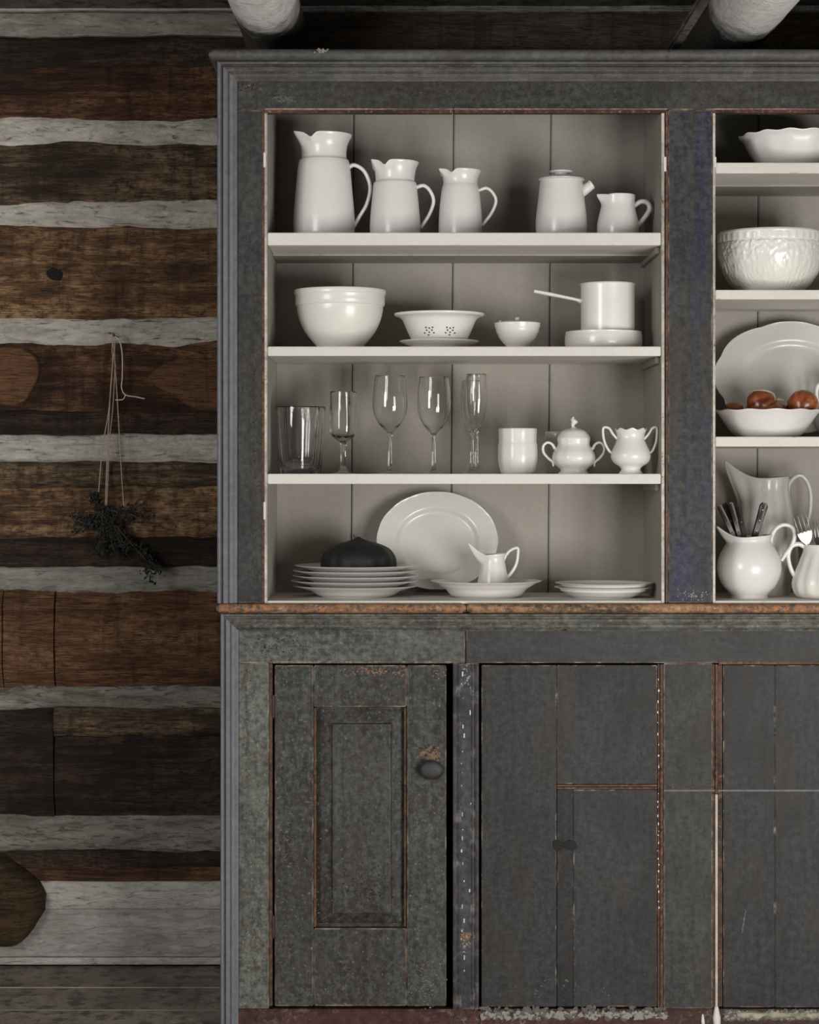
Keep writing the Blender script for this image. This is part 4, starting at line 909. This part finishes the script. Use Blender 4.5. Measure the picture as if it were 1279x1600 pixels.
knife(1131, 786, 1151, 843, .125, .118, 9, M['handle'], 'second dark handled knife from the left in the round jug', 2)
knife(1141, 785, 1156, 843, .095, .102, 9, M['handle_red'], 'third dark handled knife from the left in the round jug', 2)
knife(1152, 790, 1163, 842, .125, .115, 9, M['handle'], 'fourth dark handled knife from the left, beside the gap in the round jug', 2)
def fork(x0, y0, x1, y1, t0, t1, label, rz=0.0):
    A = Vector((X(x0, t0), t0, Z(y0, t0))); B = Vector((X(x1, t1), t1, Z(y1, t1))); L = (A - B).length
    rt = empty('table_fork', tuple(B)); rt.rotation_euler = facing(A - B); rt.rotation_euler.rotate_axis('Z', rz)
    u = K; w_ = 10 * u
    for i in range(4):
        x = -w_ + 2 * w_ * i / 3
        tube('tine', [(x * .92, 0, L - 28 * u), (x, -.0015, L - 14 * u), (x * .96, .001, L)], [1.6 * u, 1.4 * u, .7 * u], M['steel'], rt, seg=6, n=3)
    out = [(-1.6, 0), (-2, L / u - 62), (-3, L / u - 48), (-9, L / u - 40), (-11.5, L / u - 32), (-11.5, L / u - 27), (11.5, L / u - 27), (11.5, L / u - 32), (9, L / u - 40), (3, L / u - 48), (2, L / u - 62), (1.6, 0)]
    n = len(out); vs = [(x * u, y, z * u) for y in (-.0009, .0009) for x, z in out]
    mk('fork_neck', vs, [tuple(range(n)), tuple(range(n, 2 * n))] + [(i, (i + 1) % n, n + (i + 1) % n, n + i) for i in range(n)], M['steel'], rt)
    tag(rt, label, 'fork', 'forks in the fluted mug')
fork(1249, 806, 1279, 912, .075, .10, 'left steel fork with tines up, leaning out of the fluted mug')
fork(1277, 812, 1290, 915, .12, .115, 'second steel fork from the left in the fluted mug', .5)
fork(1310, 808, 1300, 912, .09, .11, 'third steel fork from the left, at the right edge, in the fluted mug', -.3)

# ================================================================ HERBS ON THE WALL
TH = TW - .045
hb = empty('herb_bunch', (X(163, TH), TH, Z(835, TH)))
tag(hb, 'dark dried herb bunch hanging from long twine on the log wall', 'herbs')
def wp(x, y, dt=0.0): v = Vector((X(x, TH), TH + dt, Z(y, TH))); return tuple(v - Vector(hb.location))
lathe('nail', [(0, 0), (.003, 0), (.003, .002), (.0013, .003), (.0013, .05), (0, .05)], M['iron'], hb, wp(178, 524, -.004), 10).rotation_euler = (-PI / 2, 0, 0)
rT = .0013
tube('twine', [wp(182, 527), wp(176, 530), wp(178, 548), wp(176, 568), wp(172, 620), wp(168, 700), wp(165, 780), wp(163, 838)], rT, M['twine'], hb, seg=6)
tube('twine', [wp(178, 526), wp(175, 545), wp(176, 566), wp(170, 640), wp(160, 700), wp(154, 770)], rT * .9, M['twine'], hb, seg=6)
tube('twine', [wp(180, 526), wp(179, 560, .002), wp(183, 620), wp(187, 690), wp(191, 760), wp(194, 800)], rT * .9, M['twine'], hb, seg=6)
tube('twine', [wp(180, 570), wp(176, 640), wp(171, 690), wp(168, 760), wp(166, 800)], rT * .8, M['twine'], hb, seg=6)
tube('string', [wp(180, 526), wp(187, 533), wp(191, 555), wp(191, 590), wp(190, 606), wp(196, 617), wp(212, 620), wp(226, 623)], rT * 1.25, M['twine_white'], hb, seg=6)
tube('string', [wp(196, 617), wp(192, 624), wp(180, 625)], rT * 1.1, M['twine_white'], hb, seg=6)
vs, fs = [], []
rnd = random.Random(11)
sprigs = []
for i in range(20):
    a = rnd.uniform(-.2, 1.0); L = rnd.uniform(35, 90)
    sprigs.append([(163 + rnd.uniform(-6, 6), 800 + rnd.uniform(-12, 8)), (163 + math.sin(a) * L * .45, 815 + L * .25), (160 + math.sin(a) * L * .95, 825 + L * .55)])
for i in range(8): sprigs.append([(160 + rnd.uniform(-5, 5), 812), (145, 808 + rnd.uniform(-8, 12)), (112 + rnd.uniform(0, 25), 812 + rnd.uniform(-12, 26))])
for i in range(6): sprigs.append([(162, 806), (175, 795), (205 + rnd.uniform(0, 40), 792 + rnd.uniform(-10, 24))])
for i in range(4): sprigs.append([(158, 800), (152, 785), (150 + rnd.uniform(-6, 10), 768 + rnd.uniform(0, 10))])
for i in range(7): sprigs.append([(205, 845), (232, 868), (236 + rnd.uniform(-10, 20), 900 + rnd.uniform(-15, 18))])
for sp in sprigs:
    dd = rnd.uniform(-.04, -.006); pts = [wp(x, y, dd * (k + 1) / 3) for k, (x, y) in enumerate(sp)]
    path = catmull(pts, 9)
    tube('stem', pts, .0006, M['stemdry'], hb, seg=4, n=3)
    for q in path[3:]:
        for r_ in range(2):
            c = q + Vector((rnd.gauss(0, .0045), rnd.gauss(0, .006), rnd.gauss(0, .0045))); l = rnd.uniform(.004, .008); wv = l * .4
            d = Vector((rnd.gauss(0, 1), rnd.gauss(0, .6), rnd.gauss(-.3, 1))).normalized(); u = d.cross(Vector((rnd.gauss(0, .4), 1, rnd.gauss(0, .4)))).normalized()
            b0 = len(vs); nn = d.cross(u) * l * .18
            vs += [c - d * l, c + u * wv + nn, c + d * l, c - u * wv + nn]; fs += [(b0, b0 + 1, b0 + 2), (b0, b0 + 2, b0 + 3)]
lf = mk('leaves', vs, fs, M['leaf'], hb); lf['kind'] = 'stuff'
